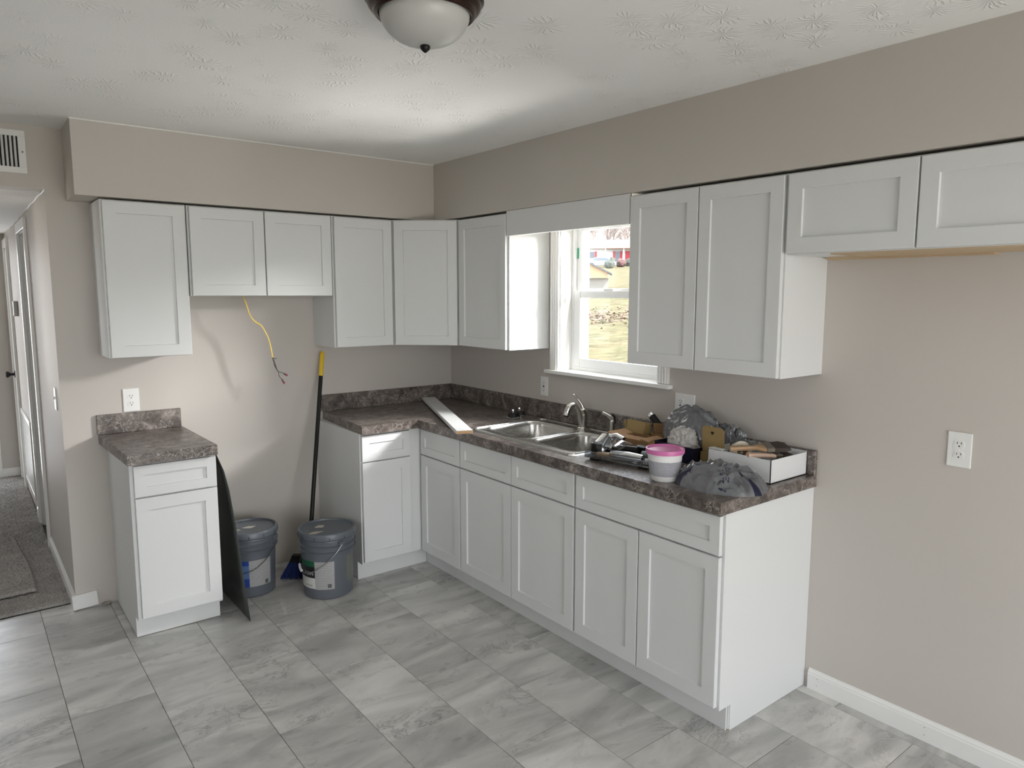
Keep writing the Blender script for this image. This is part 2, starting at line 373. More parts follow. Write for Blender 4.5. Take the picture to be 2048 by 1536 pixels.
# ------------------------------------------------------------------ floor
fl = struct('floor', [((RX0-TW, RY0-TW, -.1), (TW, .115, -.0022))], GROUT)
struct('floor_hall', [((HXL-1.2, .115, -.1), (HX+1.15, HYE+.1, -.003))], GROUT)
def tile_mesh(w, l):
    bm = bmesh.new(); g = .0011
    abox(bm, (g, g, -.004), (w-g, l-g, 0), .0008)
    me = bpy.data.meshes.new('tile'); bm.to_mesh(me); bm.free(); me.materials.append(TILE); return me
TWD, TLN = .3037, .608
cache = {}
for k in range(-8, 9):
    x0 = -2.492+TWD*k; x1 = x0+TWD
    cx0, cx1 = x0, min(x1, 0)
    ph = -.505 if k % 2 == 0 else -.81
    for j in range(-11, 3):
        y1 = ph+TLN*(j+1); y0 = y1-TLN
        top = .108 if x1 < HX+.05 else 0
        if k == 0 or k == 1: top = 0
        a, b = max(y0, RY0), min(y1, top)
        if b-a < .01 or cx1-cx0 < .01: continue
        if y1 < -5.3: continue
        key = (round(cx1-cx0, 3), round(b-a, 3))
        if key not in cache: cache[key] = tile_mesh(*key)
        o = bpy.data.objects.new('tile', cache[key]); COL.objects.link(o); o.location = (cx0, a, 0); o.parent = fl
# piece of the column under the doorway jamb
cache[(0, 0)] = tile_mesh(HX+.0-(-2.492), .108)
o = bpy.data.objects.new('tile', cache[(0, 0)]); COL.objects.link(o); o.location = (-2.492, 0, 0); o.parent = fl

# carpet
def carpet(name, x0, x1, y0, y1, z, step, amp, edge=None, parent=None, skirt=.0):
    nx = int((x1-x0)/step); ny = int((y1-y0)/step); rnd = random.Random(5)
    vs = []; fs = []
    for j in range(ny+1):
        for i in range(nx+1):
            x = x0+(x1-x0)*i/nx; y = y0+(y1-y0)*j/ny
            xx, yy = (x, y) if edge is None else edge(x, y)
            h = z+amp*rnd.random()+.004*noise.noise(Vector((x*6, y*14, 2)))
            if i in (0, nx) or j in (0, ny): h = max(0, z-.010)
            vs.append((xx, yy, h))
    for j in range(ny):
        for i in range(nx):
            a = j*(nx+1)+i; fs.append((a, a+1, a+nx+2, a+nx+1))
    me = bpy.data.meshes.new(name); me.from_pydata(vs, [], fs)
    return link(name, me, CARPET, parent)
c1 = carpet('hall_carpet', HXL, HX-.001, .118, HYE, .012, .009, .008)
tag(c1, 'grey cut-pile carpet covering the hallway floor', 'carpet')
def ed(x, y):
    return x+.10*(.9-min(y, .9))*0+.02*math.sin(y*3), y+.035*(x-HXL)/1.0+.01*math.sin(x*9)
c2 = carpet('carpet_remnant', HXL+.02, -2.50, .30, 1.45, .040, .009, .008, ed)
tag(c2, 'loose offcut of grey carpet lying on top of the hallway carpet', 'carpet')

# ------------------------------------------------------------------ baseboards and casings
def baseboard(name, p0, p1, h, nrm, t=.014):
    """profile board from p0 to p1 (xy), nrm = direction out of the wall"""
    d = Vector((p1[0]-p0[0], p1[1]-p0[1], 0)); L = d.length; d.normalize(); n = Vector((*nrm, 0))
    prof = [(0, 0), (t, 0), (t, h*.74), (t*.85, h*.80), (t*.85, h*.86), (t*.5, h*.93), (t*.35, h), (0, h)]
    bm = bmesh.new()
    A = [bm.verts.new(Vector((*p0, 0))+n*q[0]+Vector((0, 0, q[1]))) for q in prof]
    B = [bm.verts.new(Vector((*p1, 0))+n*q[0]+Vector((0, 0, q[1]))) for q in prof]
    bm.faces.new(A); bm.faces.new(B)
    for i in range(len(A)): bm.faces.new((A[i], A[(i+1) % len(A)], B[(i+1) % len(A)], B[i]))
    return tag(done(bm, name, TRIM), kind='structure')
br = baseboard('baseboard_right', (0, -2.79), (0, RY0), .086, (-1, 0))
bm = bmesh.new()
for y in (-2.83, -3.30, -3.31):
    for z in (.022, .058): lathe(bm, [(.0016, 0), (.0016, .001)], 6, (0, 0, 0)); 
bm.free()
for y in (-2.832, -3.26):
    for z in (.025, .055):
        bm = bmesh.new(); lathe(bm, [(.0015, 0), (.0015, .0006)], 8)
        done(bm, 'nail_hole', SLOT, br, loc=(-.0138, y, z), rot=(0, R(-90), 0))
baseboard('baseboard_hall', (HX, 1.19), (HX, -.0), .083, (-1, 0))
baseboard('baseboard_hall', (HX, 2.02), (HX, 1.86), .083, (-1, 0))
baseboard('baseboard_end', (-2.50, HYE), (HX, HYE), .09, (0, -1))
bm = bmesh.new(); abox(bm, (0, -.016, 0), (.115, 0, .078), .002)
o = done(bm, 'baseboard_return', TRIM, loc=(HX-.014, -.001, .004), rot=(0, R(-3.5), 0)); tag(o, kind='structure')
# hall doorway jamb and casings
struct('trim_hall_doorway', [((HX, 1.76, 0), (HX+.112, 1.78, 2.05)), ((HX+.03, 1.748, 0), (HX+.07, 1.7598, 2.05)),
    ((HX, 1.2205, 0), (HX+.112, 1.235, 2.05)), ((HX, 1.2205, 2.0502), (HX+.112, 1.78, 2.0698))], TRIM)
bm = bmesh.new(); yzframe(bm, HX-.018, HX-.0005, 1.165, 1.835, 0, 2.12, .065, .002, bottom=False); tag(done(bm, 'trim_hall_casing', TRIM), kind='structure')
# far door on the right of the hall, closed, with black knob
dr = tag(empty('door_1', (HX, 3.0, 0)), kind='structure')
box('slab', (-.006, .07, .01), (.03, .40, 2.02), TRIM, dr, .002)
bm = bmesh.new(); yzframe(bm, -.020, 0, 0, .47, 0, 2.10, .07, .002, bottom=False); done(bm, 'casing', TRIM, dr)
bm = bmesh.new(); lathe(bm, [(.031, 0), (.031, .006), (.012, .012), (.010, .035), (.022, .045), (.029, .058), (.026, .068), (.012, .073)], 20)
tag(done(bm, 'knob', BLACK, dr, 35, loc=(-.006, .32, .95), rot=(0, R(-90), 0)), 'black door knob')
# end wall door casing at the far left
struct('trim_hall_end', [((-2.58, HYE-.02, 0), (-2.49, HYE, 2.03)), ((-3.4, HYE-.02, 2.03), (-2.49, HYE, 2.10))], TRIM, .002)
# low return-air grille
g = empty('return_air_grille', (HX, 2.1, .10), 0, 'white perforated return-air grille low on the right hall wall', 'vent')
gw, gh = .85, .60
bm = bmesh.new()
yzframe(bm, -.012, 0, 0, gw, 0, gh, .035, .002)
done(bm, 'frame', PLATE, g)
box('back_panel', (-.002, .03, .03), (0, gw-.03, gh-.03), DARK, g)
for k in range(24):
    z = .04+k*.0222
    box('louver', (-.009, .035, z), (-.005, gw-.035, z+.012), PLATE, g)
# thermostat
th = box('thermostat', (-.028, 0, 0), (0, .10, .115), M('thermostat_grey', (.30, .29, .27), .3, .3), None, .004, 2, loc=(HX, 2.46, 1.475))
tag(th, 'small grey thermostat box on the right hall wall', 'thermostat')
# supply vent above the hallway opening
v = empty('wall_register', (-2.404, 0, 2.227), 0, 'white steel air register with vertical louvers above the hallway opening', 'vent')
vw, vh = .36, .20
bm = bmesh.new()
for a, b in (((-vw, -.008, 0), (0, 0, .028)), ((-vw, -.008, vh-.028), (0, 0, vh)), ((-.03, -.008, .028), (0, 0, vh-.028)), ((-vw, -.008, .028), (-vw+.03, 0, vh-.028))): abox(bm, a, b, .001)
done(bm, 'frame', PLATE, v)
box('back_panel', (-vw+.02, -.0015, .02), (-.02, -.0005, vh-.02), DARK, v)
lm = None
for k in range(18):
    x = -.042-k*.0165
    bm = bmesh.new(); prism(bm, [(-.0045, 0), (.0035, -.0075), (.0048, -.0068), (-.003, .0)], 'z', .027, vh-.027)
    done(bm, 'louver', PLATE, v, loc=(x, -.001, 0))
for x, z in ((-.014, .10), ):
    bm = bmesh.new(); lathe(bm, [(.004, 0), (.004, .0015)], 10)
    done(bm, 'screw', M('rusty_screw', (.25, .13, .07), .6), v, loc=(x, -.008, z), rot=(R(90), 0, 0))

# ------------------------------------------------------------------ cabinets
def shaker(name, w, h, parent, loc, rot, rail=.058, t=.019, rec=.0095):
    """door/drawer front in local x (0..w), z (0..h), front face at y=-t"""
    bm = bmesh.new(); g = .002
    o = [(g, g), (w-g, g), (w-g, h-g), (g, h-g)]; c = .0012
    oo = [(g+c, g+c), (w-g-c, g+c), (w-g-c, h-g-c), (g+c, h-g-c)]
    i = [(rail, rail), (w-rail, rail), (w-rail, h-rail), (rail, h-rail)]
    def lp(P, y): return [bm.verts.new((p[0], y, p[1])) for p in P]
    L = [lp(o, 0), lp(o, -t+c), lp(oo, -t), lp(i, -t), lp([(p[0]+(.0015 if p[0] < w/2 else -.0015), p[1]+(.0015 if p[1] < h/2 else -.0015)) for p in i], -t+rec+.003), lp([(p[0]+(.0015 if p[0] < w/2 else -.0015), p[1]+(.0015 if p[1] < h/2 else -.0015)) for p in i], 0)]
    for a, b in zip(L, L[1:]):
        for k in range(4): bm.faces.new((a[k], a[(k+1) % 4], b[(k+1) % 4], b[k]))
    for k in range(4): bm.faces.new((L[0][k], L[0][(k+1) % 4], L[-1][(k+1) % 4], L[-1][k]))
    d = done(bm, name, CAB, parent, loc=loc, rot=rot)
    box('recessed_panel', (rail-.004, -t+rec, rail-.004), (w-rail+.004, -.004, h-rail+.004), CAB, d)
    return d
def carcass(name, pts, z0, z1, parent, mat=None):
    bm = bmesh.new(); prism(bm, pts, 'z', z0, z1)
    return done(bm, name, mat or CAB, parent)
ROTB = (0, 0, 0); ROTR = (0, 0, R(-90))   # fronts facing -y ; fronts facing -x
# Right-run fronts: local x runs toward -y
GAP = .0025
def upper_back(x0, x1, z0, label, doors=1, splits=None):
    c = empty('wall_cabinet', (x0, 0, z0), 0, label, 'cabinet'); w = x1-x0; h = UT-z0
    box('body', (0, -(UD-.021), 0), (w-.001, 0, h), CAB, c, .0012)
    xs = [.006]+[s-x0 for s in (splits or [])]+[w-.007]
    for a, b in zip(xs, xs[1:]):
        shaker('door', b-a-GAP, h-.006, c, (a+GAP/2, -(UD-.019), .001), ROTB)
    return c
def upper_right(y0, y1, z0, label, splits=None):
    """y0 > y1"""
    c = empty('wall_cabinet', (0, y0, z0), 0, label, 'cabinet'); w = y0-y1; h = UT-z0
    box('body', (-(UD-.021), -w+.001, 0), (0, 0, h), CAB, c, .0012)
    ys = [.005]+[y0-s for s in (splits or [])]+[w-.005]
    for a, b in zip(ys, ys[1:]):
        shaker('door', b-a-GAP, h-.006, c, (-(UD-.019), -a-GAP/2, .001), ROTR)
    return c
upper_back(-2.156, -1.776, UB, 'tall white wall cabinet at the far left above the short counter')
upper_back(-1.772, -.999, 1.642, 'short two-door white wall cabinet with a yellow cable hanging below it', splits=[-1.3858])
u = upper_back(-.997, -.6125, UB, 'tall white wall cabinet between the short two-door one and the angled corner one')
# diagonal corner cabinet
c = empty('corner_wall_cabinet', (0, 0, UB), 0, 'tall white corner wall cabinet with an angled door', 'cabinet')
e = UD-.021
pA, pB = Vector((-.6105, -e, 0)), Vector((-e, -.585, 0))
carcass('body', [(-.001, -.001), (-.6105, -.001), (-.6105, -e), (-e, -.585), (-.001, -.585)], 0, UT-UB, c)
dv = pB-pA; L = dv.length; dv.normalize(); ang = math.atan2(dv.y, dv.x); nn = Vector((dv.y, -dv.x, 0))
st = pA+dv*.016+nn*.002
shaker('door', L-.034, UT-UB-.006, c, tuple(st+Vector((0, 0, .001))), (0, 0, ang))
ur = upper_right(-.5865, -1.072, UB, 'tall white wall cabinet left of the window, its side lit by the daylight')
# inset edging on the window-side panel
bm = bmesh.new(); hh = UT-UB
for a, b in (((-.298, -.0035, 0), (-.286, 0, hh)), ((-.016, -.0035, 0), (-.004, 0, hh)), ((-.286, -.0035, 0), (-.016, 0, .014))): abox(bm, a, b, .0008)
done(bm, 'side_edging', CAB, ur, loc=(0, -.4845, 0))
upper_right(-1.9935, -2.7755, UB, 'large two-door white wall cabinet right of the window', splits=[-2.3803])
fr = upper_right(-2.777, -3.709, 1.806, 'short wide two-door white wall cabinet at the far right above the empty fridge space', splits=[-3.2409])
box('bottom_rail', (-.297, -.93, -.006), (-.03, -.17, 0), mat_card('raw_birch', (.55, .42, .28)), fr)
box('hanging_cleat', (-.05, -.60, -.012), (0, -.02, 0), bpy.data.materials['raw_birch'], fr)
# valance
va = box('valance', (-.318, -1.9925, 1.9745), (-.299, -1.0735, 2.1095), CAB, None, .0012)
tag(va, 'plain white valance board bridging the cabinets above the window', 'valance')

def kick_side(c, x, d):   # unused side helper
    pass
def base_unit(name, label, w, parent_loc, rz, cols, open_top=False, false_front=False, wide_drawer=False, x_off=0):
    """local x across the front (0..w), y back 0..-depth ; doors face -y"""
    c = empty(name, parent_loc, rz, label, 'cabinet'); dp = BD-.021
    bm = bmesh.new()
    prism(bm, [(0, 0), (-dp, 0), (-dp, ZB), (0, ZB)] if False else [(-.001, .006), (-.535, .006), (-.535, .106), (-dp, .106), (-dp, ZB-.0005), (-.001, ZB-.0005)], 'x', .0005, w-.0005)
    if open_top:
        bm.free(); bm = bmesh.new(); zt_ = .66
        prism(bm, [(-.001, .006), (-.535, .006), (-.535, .106), (-dp, .106), (-dp, zt_), (-.001, zt_)], 'x', .0005, w-.0005)
        abox(bm, (.0005, -dp, zt_+.0002), (w-.0005, -dp+.012, ZB-.0005)); abox(bm, (.0005, -.016, zt_+.0002), (w-.0005, -.001, ZB-.0005))
        abox(bm, (.0005, -dp+.0122, zt_+.0002), (.012, -.0162, ZB-.0005)); abox(bm, (w-.012, -dp+.0122, zt_+.0002), (w-.0005, -.0162, ZB-.0005))
    done(bm, 'body', CAB, c)
    zl, zm, zh = .118, .706, .8615
    for (a, b) in cols:
        if not wide_drawer:
            shaker('drawer_front', b-a-GAP, zh-zm-.003, c, (a+GAP/2, -(BD-.019), zm+.003), ROTB, rail=.047)
        shaker('door', b-a-GAP, zm-zl-.001, c, (a+GAP/2, -(BD-.019), zl), ROTB, rail=.06)
    if wide_drawer:
        shaker('drawer_front', cols[-1][1]-cols[0][0]-GAP, zh-zm-.003, c, (cols[0][0]+GAP/2, -(BD-.019), zm+.003), ROTB, rail=.047)
    return c
# short base on the left
b1 = base_unit('base_cabinet', 'narrow white base cabinet with one drawer standing alone under the short counter', .383, (-2.1525, 0, 0), 0, [(.013, .382)])
box('toe_kick', (-.001, -.541, .004), (.3835, -.535, .112), CAB, b1, .001)
box('shim', (.12, -.53, 0), (.375, -.44, .0062), PARTB, b1)
box('shim', (.02, -.30, 0), (.10, -.2, .0062), PARTB, b1)
box('shim', (.27, -.2, 0), (.36, -.06, .0062), PARTB, b1)
# corner run on back wall
b2 = base_unit('base_cabinet', 'narrow white base cabinet with one drawer against the back wall beside the grey buckets', .316, (-1.0005, 0, 0), 0, [(.004, .316)])
box('toe_kick', (-.001, -.541, .0), (.459, -.535, .114), CAB, b2, .001)
box('filler', (.316, -.604, .112), (.396, -.585, ZB-.001), CAB, b2)
# right run
b3 = base_unit('base_cabinet', 'white base cabinet with one door and drawer in the inner corner', .425, (0, -.6215, 0), R(-90), [(.003, .425)])
box('filler', (-.018, -.6, .112), (0, -.55, ZB-.001), CAB, b3)
box('toe_kick', (-.08, -.541, .0), (.4255, -.535, .108), CAB, b3, .001)
b4 = base_unit('base_cabinet', 'white sink base cabinet with two doors and two false drawer fronts', .931, (0, -1.0475, 0), R(-90), [(.002, .462), (.462, .929)], open_top=True)
box('toe_kick', (0, -.541, .0), (.931, -.535, .108), CAB, b4, .001)
b5 = base_unit('base_cabinet', 'white base cabinet with one wide drawer over two doors at the open right end', .785, (0, -1.9795, 0), R(-90), [(.005, .386), (.386, .782)], wide_drawer=True)
box('toe_kick', (0, -.541, .0), (.779, -.535, .108), CAB, b5, .001)
box('shim', (.74, -.535, 0), (.782, -.50, .006), PARTB, b5)
bm = bmesh.new(); prism(bm, [(-.001, .001), (-.529, .001), (-.529, .106), (-.6, .106), (-.6, ZB-.001), (-.001, ZB-.001)], 'x', .785, .7885)
done(bm, 'end_panel', CAB, b5)

# ------------------------------------------------------------------ worktops
SX0, SX1, SY0, SY1 = -.578, -.052, -1.913, -1.083   # sink rim
def worktop(name, label, poly, splash, holes=()):
    e = empty(name, (0, 0, 0), 0, label, 'countertop')
    bm = bmesh.new()
    if holes:
        t_ = flat_with_holes(bm, poly, list(holes), ZT); b_ = flat_with_holes(bm, poly, list(holes), ZB)
        for la, lb in zip(t_[0], b_[0]):
            for i in range(len(la)): bm.faces.new((la[i], la[(i+1) % len(la)], lb[(i+1) % len(la)], lb[i]))
    else: prism(bm, poly, 'z', ZB, ZT)
    w = done(bm, 'slab', COUNTER, e)
    for a, b in splash: box('backsplash', a, b, COUNTER, e, .002)
    return e
worktop('worktop', 'short brown stone-look laminate countertop on the lone left base cabinet',
        [(-2.1869, 0), (-1.782, 0), (-1.7705, -OD), (-2.1636, -OD)], [((-2.192, -.018, ZT), (-1.786, 0, 1.0235))])
hole = [(-.56, -1.90), (-.07, -1.90), (-.07, -1.10), (-.56, -1.10)]
worktop('worktop', 'long L-shaped brown stone-look laminate countertop holding the sink',
        [(0, 0), (-.9588, 0), (-1.0037, -OD), (-OD, -OD), (-OD, -2.7765), (0, -2.7765)],
        [((-.9700, -.018, ZT), (0, 0, 1.0235)), ((-.018, -2.7765, ZT), (0, -.018, 1.0235))], [hole])

# ------------------------------------------------------------------ sink
sk = empty('kitchen_sink', (0, 0, ZT), 0, 'stainless steel double-bowl drop-in sink below the window', 'sink')
bowls = [rrect(-.515, -1.505, -.135, -1.118, .07), rrect(-.525, -1.885, -.150, -1.535, .07)]
bm = bmesh.new(); zr = .006
oin = rrect(SX0+.008, SY0+.008, SX1-.008, SY1-.008, .03); oout = rrect(SX0, SY0, SX1, SY1, .035)
lo, _ = flat_with_holes(bm, oin, bowls, zr)
ring = [bm.verts.new((p[0], p[1], .001)) for p in oout]
for i in range(len(ring)): bm.faces.new((lo[0][i], lo[0][(i+1) % len(ring)], ring[(i+1) % len(ring)], ring[i]))
done(bm, 'rim', STEEL, sk, 30)
bmj = bmesh.new(); tube(bmj, [(p[0], p[1], zr+.0015) for p in rrect(SX0+.014, SY0+.014, SX1-.014, SY1-.014, .03)+[(SX1-.014, SY1-.044)]], .0035, 6); done(bmj, 'rim_bead', STEEL, sk, 60)
for bi, lp in enumerate(bowls):
    bm = bmesh.new(); cx = sum(p[0] for p in lp)/len(lp); cy = sum(p[1] for p in lp)/len(lp)
    prev = None
    for s, z in ((1.018, zr+.001), (1.006, zr+.003), (.99, zr), (.965, -.012), (.93, -.10), (.90, -.145), (.84, -.166), (.70, -.172), (.15, -.176)):
        vs = [bm.verts.new((cx+(p[0]-cx)*s, cy+(p[1]-cy)*s, z)) for p in lp]
        if prev:
            for i in range(len(vs)): bm.faces.new((prev[i], prev[(i+1) % len(vs)], vs[(i+1) % len(vs)], vs[i]))
        prev = vs
    bm.faces.new(prev); done(bm, 'bowl', STEEL, sk, 60)
    bm = bmesh.new(); lathe(bm, [(.044, .002), (.038, .004), (.03, -.004), (.01, -.006)], 28)
    done(bm, 'drain', CHROME, sk, 30, loc=(cx, cy, -.174))
# faucet
fa = empty('kitchen_faucet', (-.088, -1.455, ZT+.006), 0, 'brushed nickel single-lever faucet behind the sink', 'faucet')
bm = bmesh.new(); lathe(bm, [(.03, 0), (.03, .006), (.026, .010), (.022, .012)], 28); done(bm, 'base_ring', NICKEL, fa, 35)
bm = bmesh.new(); tube(bm, smoothpts([(.006, 0, .008), (.008, 0, .045), (.006, 0, .085), (-.004, 0, .112)], 5), [.023]*5+[.0225]*5+[.021]*5+[.014], 20); done(bm, 'body', NICKEL, fa, 50)
bm = bmesh.new(); sp_ = smoothpts([(-.006, 0, .010), (-.012, .002, .06), (-.024, .004, .105), (-.050, .008, .134), (-.082, .012, .128), (-.098, .014, .104), (-.103, .015, .082)], 6)
tube(bm, sp_, [.0145+(.003 if i > 24 else 0) for i in range(len(sp_))], 18); done(bm, 'spout', NICKEL, fa, 50)
bm = bmesh.new(); tube(bm, [(-.103, .015, .082), (-.1045, .015, .072)], .0125, 16); done(bm, 'aerator', BLACK, fa, 35)
bm = bmesh.new(); lp_ = smoothpts([(.010, 0, .09), (.004, .004, .125), (-.014, .012, .155), (-.036, .022, .183), (-.044, .026, .190)], 6)
tube(bm, lp_, [.018-.0105*min(1, i/14) for i in range(len(lp_))], 14, .75); done(bm, 'lever', NICKEL, fa, 50)
# side spray
ss = empty('side_sprayer', (-.070, -1.668, ZT+.006), 0, 'brushed nickel curved side sprayer right of the faucet', 'sprayer')
bm = bmesh.new(); lathe(bm, [(.023, 0), (.023, .005), (.016, .010)], 24); done(bm, 'base_ring', NICKEL, ss, 35)
bm = bmesh.new(); q = smoothpts([(0, 0, .008), (0, 0, .055), (-.002, .002, .082), (-.018, .012, .103), (-.044, .030, .119)], 6)
tube(bm, q, [.0135]*10+[.0125]*8+[.0105]*7, 16); done(bm, 'wand', NICKEL, ss, 50)
bm = bmesh.new(); tube(bm, smoothpts([(.010, -.005, .055), (.009, -.005, .088), (-.004, .002, .105)], 4), .006, 8); done(bm, 'trigger', BLACK, ss, 40)
# sink strainers lying on the worktop
def strainer(x, y, label):
    s = empty('sink_strainer', (x, y, ZT), 0, label, 'strainer', 'sink strainers beside the sink')
    bm = bmesh.new(); lathe(bm, [(.030, 0), (.042, .003), (.043, .010), (.036, .013)], 32); done(bm, 'flange', CHROME, s, 30)
    bm = bmesh.new(); lathe(bm, [(.034, .013), (.030, .030), (.012, .034)], 28); done(bm, 'rubber_seal', BLACK, s, 35)
    bm = bmesh.new(); lathe(bm, [(.006, .034), (.006, .044), (.009, .047), (.008, .054), (.003, .056)], 14); done(bm, 'knob', CHROME, s, 35)
strainer(-.172, -.945, 'black and chrome sink strainer nearer to the sink')
strainer(-.100, -.915, 'black and chrome sink strainer nearer to the backsplash')

# white shelf board across the counter
A = Vector((-.211, -.040, 0)); B = Vector((-.685, -1.196, 0)); d = B-A; Lb = d.length
bo = empty('loose_board', (A.x, A.y, ZT+.0095), math.atan2(d.y, d.x), 'white-faced board lying across the counter corner onto the sink edge', 'board')
box('core', (0, -.043, .0), (Lb, .043, .016), PARTB, bo)
box('white_face', (-.0005, -.0435, .016), (Lb, .0435, .0185), CAB, bo, .0005)
box('white_edge', (-.0005, .043, 0), (Lb-.001, .044, .016), CAB, bo); box('white_edge', (-.0005, -.044, 0), (Lb-.001, -.043, .016), CAB, bo)
bo.rotation_euler.y = 0
bo.location.z = ZT+.0085

# ------------------------------------------------------------------ outlets and switches
def outlet_plate(name, label, cat, loc, rz, w=.0785, h=.124, devices=('duplex',)):
    o = empty(name, loc, rz, label, cat)   # plate in local xz, facing -y, centred
    box('cover_plate', (-w/2, -.006, -h/2), (w/2, 0, h/2), PLATE, o, .003, 2)
    n = len(devices)
    for i, dvc in enumerate(devices):
        cx = (i-(n-1)/2)*.046
        if dvc in ('duplex', 'gfci'):
            if dvc == 'gfci':
                box('insert', (cx-.0165, -.0085, -.0335), (cx+.0165, -.005, .0335), PLATE, o, .001)
                box('test_button', (cx-.006, -.0095, -.004), (cx+.006, -.008, .0045), SLOT, o)
            for s in (-1, 1):
                zc = s*.0195
                f = None
                if dvc == 'duplex':
                    bm = bmesh.new(); P = []
                    for k in range(32):
                        a = 2*math.pi*k/32; P.append((cx+.0172*math.cos(a), max(-.0142, min(.0142, .0172*math.sin(a)))+zc))
                    prism(bm, P, 'y', -.0078, -.0055); f = done(bm, 'receptacle', PLATE, o)
                yy = -.0082 if dvc == 'duplex' else -.0088
                par = f or o
                for sx in (-.0065, .0065): box('slot', (cx+sx-.0011, yy, zc+.001), (cx+sx+.0011, yy+.002, zc+.0085), SLOT, par)
                bm = bmesh.new(); lathe(bm, [(.0027, 0), (.0027, .002)], 12); done(bm, 'ground_hole', SLOT, par, loc=(cx, yy+.002, zc-.0065), rot=(R(90), 0, 0))
            if dvc == 'duplex':
                bm = bmesh.new(); lathe(bm, [(.003, 0), (.002, .0012)], 12); done(bm, 'screw', PLATE, o, loc=(cx, -.006, 0), rot=(R(90), 0, 0))
        else:
            box('toggle', (cx-.004, -.016, -.002), (cx+.004, -.005, .012), PLATE, o, .001)
            for s in (-1, 1):
                bm = bmesh.new(); lathe(bm, [(.003, 0), (.002, .0012)], 12); done(bm, 'screw', PLATE, o, loc=(cx, -.006, s*.03), rot=(R(90), 0, 0))
    return o
outlet_plate('wall_outlet', 'white duplex outlet above the short left counter', 'outlet', (-2.024, 0, 1.089), 0)
outlet_plate('wall_outlet', 'white outlet below the left end of the window sill', 'outlet', (0, -1.033, 1.109), R(-90), .068, .116, ('gfci',))
outlet_plate('wall_outlet', 'wide white plate with outlet and switch above the cluttered counter', 'outlet', (0, -2.088, 1.122), R(-90), .118, .118, ('gfci', 'switch'))
outlet_plate('wall_outlet', 'white duplex outlet alone on the bare right wall', 'outlet', (0, -3.302, 1.119), R(-90))
outlet_plate('light_switch', 'white toggle switch on the hall wall just past the corner', 'switch', (HX, .20, 1.10), R(-90), .075, .118, ('switch',))

# ------------------------------------------------------------------ kitchen window
wi = tag(empty('window_1', (0, 0, 0)), kind='structure')
cz1 = 2.16
def casing_piece(y0, y1, z0, z1):
    bm = bmesh.new(); abox(bm, (-.016, y0, z0), (0, y1, z1), .002)
    w = y1-y0
    for f_ in (.16, .40, .64): abox(bm, (-.021, y0+w*f_, z0+.001), (-.014, y0+w*(f_+.16), z1-.001), .0025)
    return done(bm, 'casing', TRIM, wi)
casing_piece(-1.166, -1.094, 1.217, 2.06); casing_piece(-1.988, -1.918, 1.217, 2.06)
box('casing', (-.018, -1.988, 2.06), (0, -1.094, 2.10), TRIM, wi, .002)
box('sill', (-.034, -2.006, 1.195), (.128, -1.062, 1.2165), TRIM, wi, .004, 2)
for a, b in (((-.001, WY1-.004, 1.2165), (.128, WY1-.0002, 2.0599)), ((-.001, WY0+.0002, 1.2165), (.128, WY0+.004, 2.0599)), ((-.001, WY0+.0002, 2.06), (.128, WY1-.0002, 2.0748))):
    box('jamb', a, b, TRIM, wi)
# vinyl frame (outer), upper sash (outer track), lower sash (inner track)
F0, F1 = WY0+.004, WY1-.004
bm = bmesh.new()
yzframe(bm, .085, .13, F0+.0005, F1-.0005, 1.2166, 2.0595, .020, .001)
done(bm, 'frame', VINYL, wi)
def sash(x0, x1, z0, z1, rb, rtop, st=.052):
    bm = bmesh.new(); a0, a1 = F0+.020, F1-.020
    for p, q in (((x0, a1-st, z0), (x1, a1, z1)), ((x0, a0, z0), (x1, a0+st, z1)), ((x0, a0+st, z0), (x1, a1-st, z0+rb)), ((x0, a0+st, z1-rtop), (x1, a1-st, z1))): abox(bm, p, q, .002)
    s_ = done(bm, 'sash', VINYL, wi)
    xm = (x0+x1)/2
    box('glass', (xm-.002, a0+st-.004, z0+rb-.004), (xm+.002, a1-st+.004, z1-rtop+.004), GLASS, s_)
    return s_
sash(.108, .128, 1.655, 2.055, .034, .04, .040)
s2 = sash(.086, .106, 1.2365, 1.675, .050, .040, .052)
box('sash_lock', (.088, -1.50, 1.676), (.104, -1.43, 1.688), VINYL, s2, .002)
box('label_sticker', (.1065, -1.205, 1.86), (.1075, -1.19, 1.92), M('green_sticker', (.05, .42, .25), .5), wi)
# outside brick mould
struct('trim_window_outside', [((.131, WY1-.03, 1.206), (.20, WY1+.03, 2.12)), ((.131, WY0-.03, 1.206), (.20, WY0+.03, 2.12)), ((.131, WY0-.03, 1.16), (.22, WY1+.03, 1.205))], TRIM)
# windows behind the camera and in the left wall
for nm, bx in (('window_2', [((PX0, RY0-.09, PZ0), (PX0+.05, RY0-.04, PZ1)), ((PX1-.05, RY0-.09, PZ0), (PX1, RY0-.04, PZ1)), (((PX0+PX1)/2-.03, RY0-.09, PZ0), ((PX0+PX1)/2+.03, RY0-.04, PZ1)), ((PX0, RY0-.09, PZ0), (PX1, RY0-.04, PZ0+.05)), ((PX0, RY0-.09, PZ1-.05), (PX1, RY0-.04, PZ1))]),
               ('window_3', [((RX0-.09, LY0, LZ0), (RX0-.04, LY0+.05, LZ1)), ((RX0-.09, LY1-.05, LZ0), (RX0-.04, LY1, LZ1)), ((RX0-.09, -3.53, LZ0), (RX0-.04, -3.47, LZ1)), ((RX0-.09, LY0, LZ0), (RX0-.04, LY1, LZ0+.05)), ((RX0-.09, LY0, LZ1-.05), (RX0-.04, LY1, LZ1)), ((RX0-.09, LY0, 1.48), (RX0-.04, LY1, 1.53))])):
    struct(nm, bx, VINYL)

